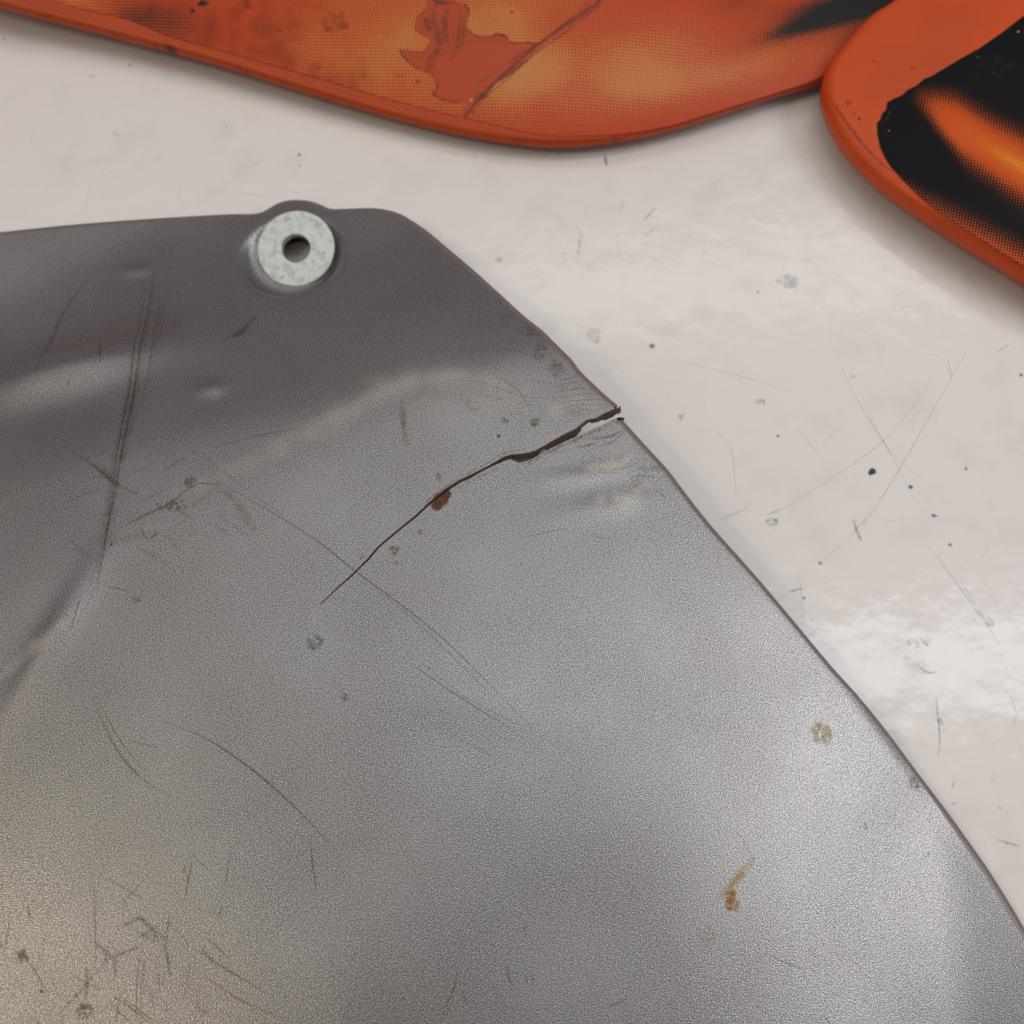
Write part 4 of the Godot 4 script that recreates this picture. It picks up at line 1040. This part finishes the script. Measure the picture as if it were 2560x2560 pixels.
	c.blot(-74.7, -152.6, 2, 2, Color(0.13, 0.07, 0.05), 0.3)
	c.stroke([-30.8, -137.9, -29.5, -135.7, -26.3, -133.0, -23.0, -131.4, -21.0, -129.1, -20.5, -126.9, -21.6, -125.6, -18.6, -123.9, -15.3, -122.9], 0.42, Color(0.13, 0.07, 0.05), 1.0, 0.6, 0.5, false)
	c.stroke([-11.9, -142.6, -9.3, -140.8, -5.3, -140.7, -4.4, -141.4, -1.9, -140.6, -0.2, -138.7, 4.9, -138.5], 0.38, Color(0.13, 0.07, 0.05), 1.0, 0.6, 0.5, false)
	c.stroke([-26.9, -144.1, -25.1, -142.3, -23.1, -141.1], 0.28, Color(0.13, 0.07, 0.05), 0.9, 0.6, 0.5, false)
	c.stroke([-12.7, -144.7, -11.9, -148.2, -13.2, -150.6], 0.5, Color(0.13, 0.07, 0.05), 0.8, 0.6, 0.6, false)
	c.stroke([-11.1, -119.8, -7.1, -124.0, 0.0, -129.7, 6.6, -135.6, 14.2, -141.0, 24.2, -149.0], 0.25, Color(0.13, 0.07, 0.05), 0.7, 0.6, 0.5, false)
	c.stroke([0.0, -124.1, 5.4, -126.6], 3.0, Color(0.72, 0.55, 0.48), 0.3, 1.0, 0.3)
	c.stroke([-3.3, -115.9, 18.5, -117.5, 40.4, -119.3], 5, Color(0.82, 0.48, 0.36), 0.12, 1.0, 0.3)
	c.stroke([-121.3, -153.6, -107.6, -150.2, -96.2, -145.3, -80.2, -140.2, -64.3, -135.0, -53.0, -131.3, -36.3, -125.7, -21.9, -121.2, -8.7, -117.7, 5.4, -114.0, 16.3, -113.2, 30.5, -114.2, 43.7, -117.0, 57.1, -121.7, 74.0, -128.0, 86.7, -133.5], 0.22, Color(0.13, 0.07, 0.05), 0.55, 0.6, 0.7, false)
	c.stroke([53.0, -147.4, 53.5, -148.1], 0.3, Color(0.13, 0.07, 0.05), 0.6)
	var m := StandardMaterial3D.new()
	m.albedo_texture = print_.texture()
	m.roughness = 0.33
	m.metallic_specular = 0.35
	part("sticker", d, m, t)

func corner_fairing() -> void:
	var t := thing("orange_fairing", "orange fairing corner with a mostly black flame sticker", "fairing", Vector3(130, 0, -130) * MM)
	var area := Rect2(60, -230, 150, 200)
	var edge := smooth(points([109.2, -157.1, 98.7, -149.2, 91.5, -141.2, 86.9, -135.0, 84.5, -128.1, 84.5, -121.0, 87.0, -111.8, 90.6, -104.6, 96.2, -97.1, 102.8, -90.3, 110.4, -83.4, 118.8, -76.4, 126.4, -70.7, 133.9, -65.1, 154.8, -51.7, 174.6, -46.5, 192.9, -68.0, 209.4, -155.2, 208.6, -221.1, 172.9, -228.0, 135.0, -184.4]), 2.0, true)
	var o := outward(edge, true, -1.0)
	var rim := 3.4
	var inner := moved(edge, o, -rim)
	var s := Sheet.new()
	s.area = area
	lay(s, corner_height, inner, [], 2.0, 0.0)
	roll(s, corner_height, inner, o, true, rim, 1.5)
	part("shell", s, orange_paint(area, Color(0.79, 0.30, 0.08), func(c: Canvas) -> void:
		c.stroke([85.6, -125.2, 87.4, -119.5, 90.9, -111.6, 95.4, -103.8, 100.0, -98.0, 102.8, -94.8], 0.7, Color(0.35, 0.14, 0.08), 0.55, 0.6, 0.3)
		c.blot(90.6, -120.3, 0.8, 1.4, Color(0.24, 0.13, 0.1), 0.8)
		c.dab(93.0, -114.8, 0.6, Color(0.24, 0.13, 0.1), 0.8)
		c.dab(91.8, -116.4, 0.4, Color(0.24, 0.13, 0.1), 0.6)
		c.blot(98.2, -132.5, 0.9, 0.6, Color(0.24, 0.13, 0.1), 0.6)
		c.blot(98.8, -108.2, 4, 5, Color(0.6, 0.5, 0.42), 0.15)
		c.stroke([98.4, -115.0, 96.5, -111.5, 96.8, -108.5], 0.4, Color(0.6, 0.58, 0.5), 0.5, 0.6, 0.6)
		c.stroke([99.3, -119.9, 100.5, -121.7, 104.3, -123.8, 108.6, -125.2], 0.4, Color(0.6, 0.55, 0.48), 0.35, 0.6, 0.6)
		c.stroke([101.0, -143.2, 102.2, -139.0], 0.2, Color(0.8, 0.55, 0.4), 0.6)
		c.stroke([115.2, -147.1, 112.9, -145.3], 0.3, Color(0.35, 0.17, 0.11), 0.4)
		c.stroke([84.6, -116.7, 84.3, -111.8], 0.2, Color(0.35, 0.17, 0.11), 0.5)
		c.stroke([85.2, -109.9, 92.7, -108.6], 0.15, Color(0.35, 0.17, 0.11), 0.4)
		c.blot(108.0, -129.4, 0.8, 0.8, Color(0.35, 0.17, 0.11), 0.6)
		pass), t)
	var sticker := points([139.1, -143.9, 132.0, -138.2, 126.2, -134.0, 120.6, -130.8, 112.8, -126.1, 110.7, -125.3, 108.4, -123.3, 106.2, -122.3, 104.6, -120.8, 102.1, -119.8, 100.5, -118.9, 100.1, -116.7, 98.9, -115.6, 98.3, -113.8, 97.4, -113.0, 97.2, -109.6, 97.6, -105.4, 98.8, -101.6, 100.1, -98.9, 102.8, -94.8, 106.4, -90.2, 110.1, -86.1, 115.6, -81.1, 120.2, -77.3, 124.9, -73.5, 130.4, -69.2, 137.8, -63.8, 157.8, -54.5, 168.2, -58.7, 180.6, -75.9, 193.6, -149.5, 182.8, -178.3])
	var d := Sheet.new()
	d.area = Rect2(76, -200, 144, 144)
	lay(d, corner_height, sticker, [], 1.5, 0.14)
	var w := 1280
	var k := d.area.size.x / w
	var bytes := PackedByteArray()
	bytes.resize(w * w * 3)
	var f := FastNoiseLite.new()
	f.seed = 2
	f.frequency = 0.02
	var stripes: Array = [[102.5, -120.8, 1.00], [105.0, -120.2, 2.74], [109.0, -118.6, 4.46], [118.2, -108.9, 8.63], [127.5, -100.4, 9.11], [133.1, -96.1, 9.23], [150.7, -82.5, 10.01]]
	var lows: Array = [[95.3, -102.0, 5.90], [98.4, -97.0, 6.04], [106.4, -90.2, 6.60], [115.9, -84.0, 6.93], [125.2, -77.7, 7.03], [130.8, -73.5, 7.17], [148.4, -60.9, 7.38]]
	var p0 := Vector2(104.2, -122.5)
	var yx := Vector2(131.9, 119.2)
	for iy in w:
		for ix in w:
			var p := d.area.position + Vector2(ix, iy) * k
			var wave := 1.2 * f.get_noise_2d(p.x, p.y)
			var c0 := along(stripes, p.x)
			var off := (p.y - c0.x + wave) / c0.y
			var black := 1.12 - 1.45 * exp(-off * off * 0.9) * smoothstep(p0.x - 1.0, p0.x + 15.0, p.x)
			var c1 := along(lows, p.x)
			var low := (p.y - c1.x + wave) / c1.y
			black = minf(black, 1.1 - 1.0 * smoothstep(-1.0, 1.2, low))
			var yellow := 0.62 * exp(-off * off * 9.0 - pow((p.x - yx.x) / 10.0, 2.0)) + 0.5 * exp(-pow((low - 1.7) / 0.8, 2.0)) * smoothstep(yx.y - 6.0, yx.y + 4.0, p.x)
			var a := (p.x * 0.97 + p.y * 0.24) / 0.76
			var b := (p.y * 0.97 - p.x * 0.24) / 0.76
			var kd := dot(black, a, b, 0.12)
			var yd := dot(yellow, a + 0.5, b + 0.5, 0.12)
			var col := Color(0.80, 0.33, 0.11).lerp(Color(0.90, 0.60, 0.12), yd * 0.9).lerp(Color(0.035, 0.03, 0.032), kd)
			var at := (iy * w + ix) * 3
			bytes[at] = col.r8
			bytes[at + 1] = col.g8
			bytes[at + 2] = col.b8
	var c := Canvas.new(8, 8, d.area, Color.WHITE)
	c.im = Image.create_from_data(w, w, false, Image.FORMAT_RGB8, bytes)
	c.im.convert(Image.FORMAT_RGBA8)
	c.px = w / d.area.size.x
	c.stroke([124.3, -131.5, 125.8, -130.8], 0.35, Color(0.7, 0.7, 0.6), 0.8)
	c.dab(136.8, -138.6, 0.4, Color(0.8, 0.8, 0.6), 0.9)
	c.blot(133.2, -127.7, 1.0, 0.8, Color(0.45, 0.38, 0.3), 0.6)
	c.stroke([131.2, -128.5, 130.2, -124.7, 128.8, -121.6], 0.25, Color(0.35, 0.33, 0.3), 0.5)
	c.stroke([123.2, -126.5, 125.0, -123.8], 0.2, Color(0.3, 0.3, 0.28), 0.5)
	c.dab(100.2, -110.2, 0.35, Color(0.7, 0.55, 0.45), 0.8)
	c.stroke([101.8, -118.4, 99.8, -113.6, 97.7, -112.6], 0.3, Color(0.55, 0.52, 0.45), 0.6, 0.6, 0.6)
	c.blot(128.7, -128.6, 4, 3, Color(0.2, 0.2, 0.19), 0.4)
	c.stroke([102.8, -94.8, 106.4, -90.2, 110.1, -86.1, 115.6, -81.1, 120.2, -77.3, 124.9, -73.5, 130.4, -69.2], 0.3, Color(0.08, 0.05, 0.04), 0.8, 0.6, 0.7, false)
	var m := StandardMaterial3D.new()
	m.albedo_texture = c.texture()
	m.roughness = 0.42
	m.metallic_specular = 0.25
	part("sticker", d, m, t)
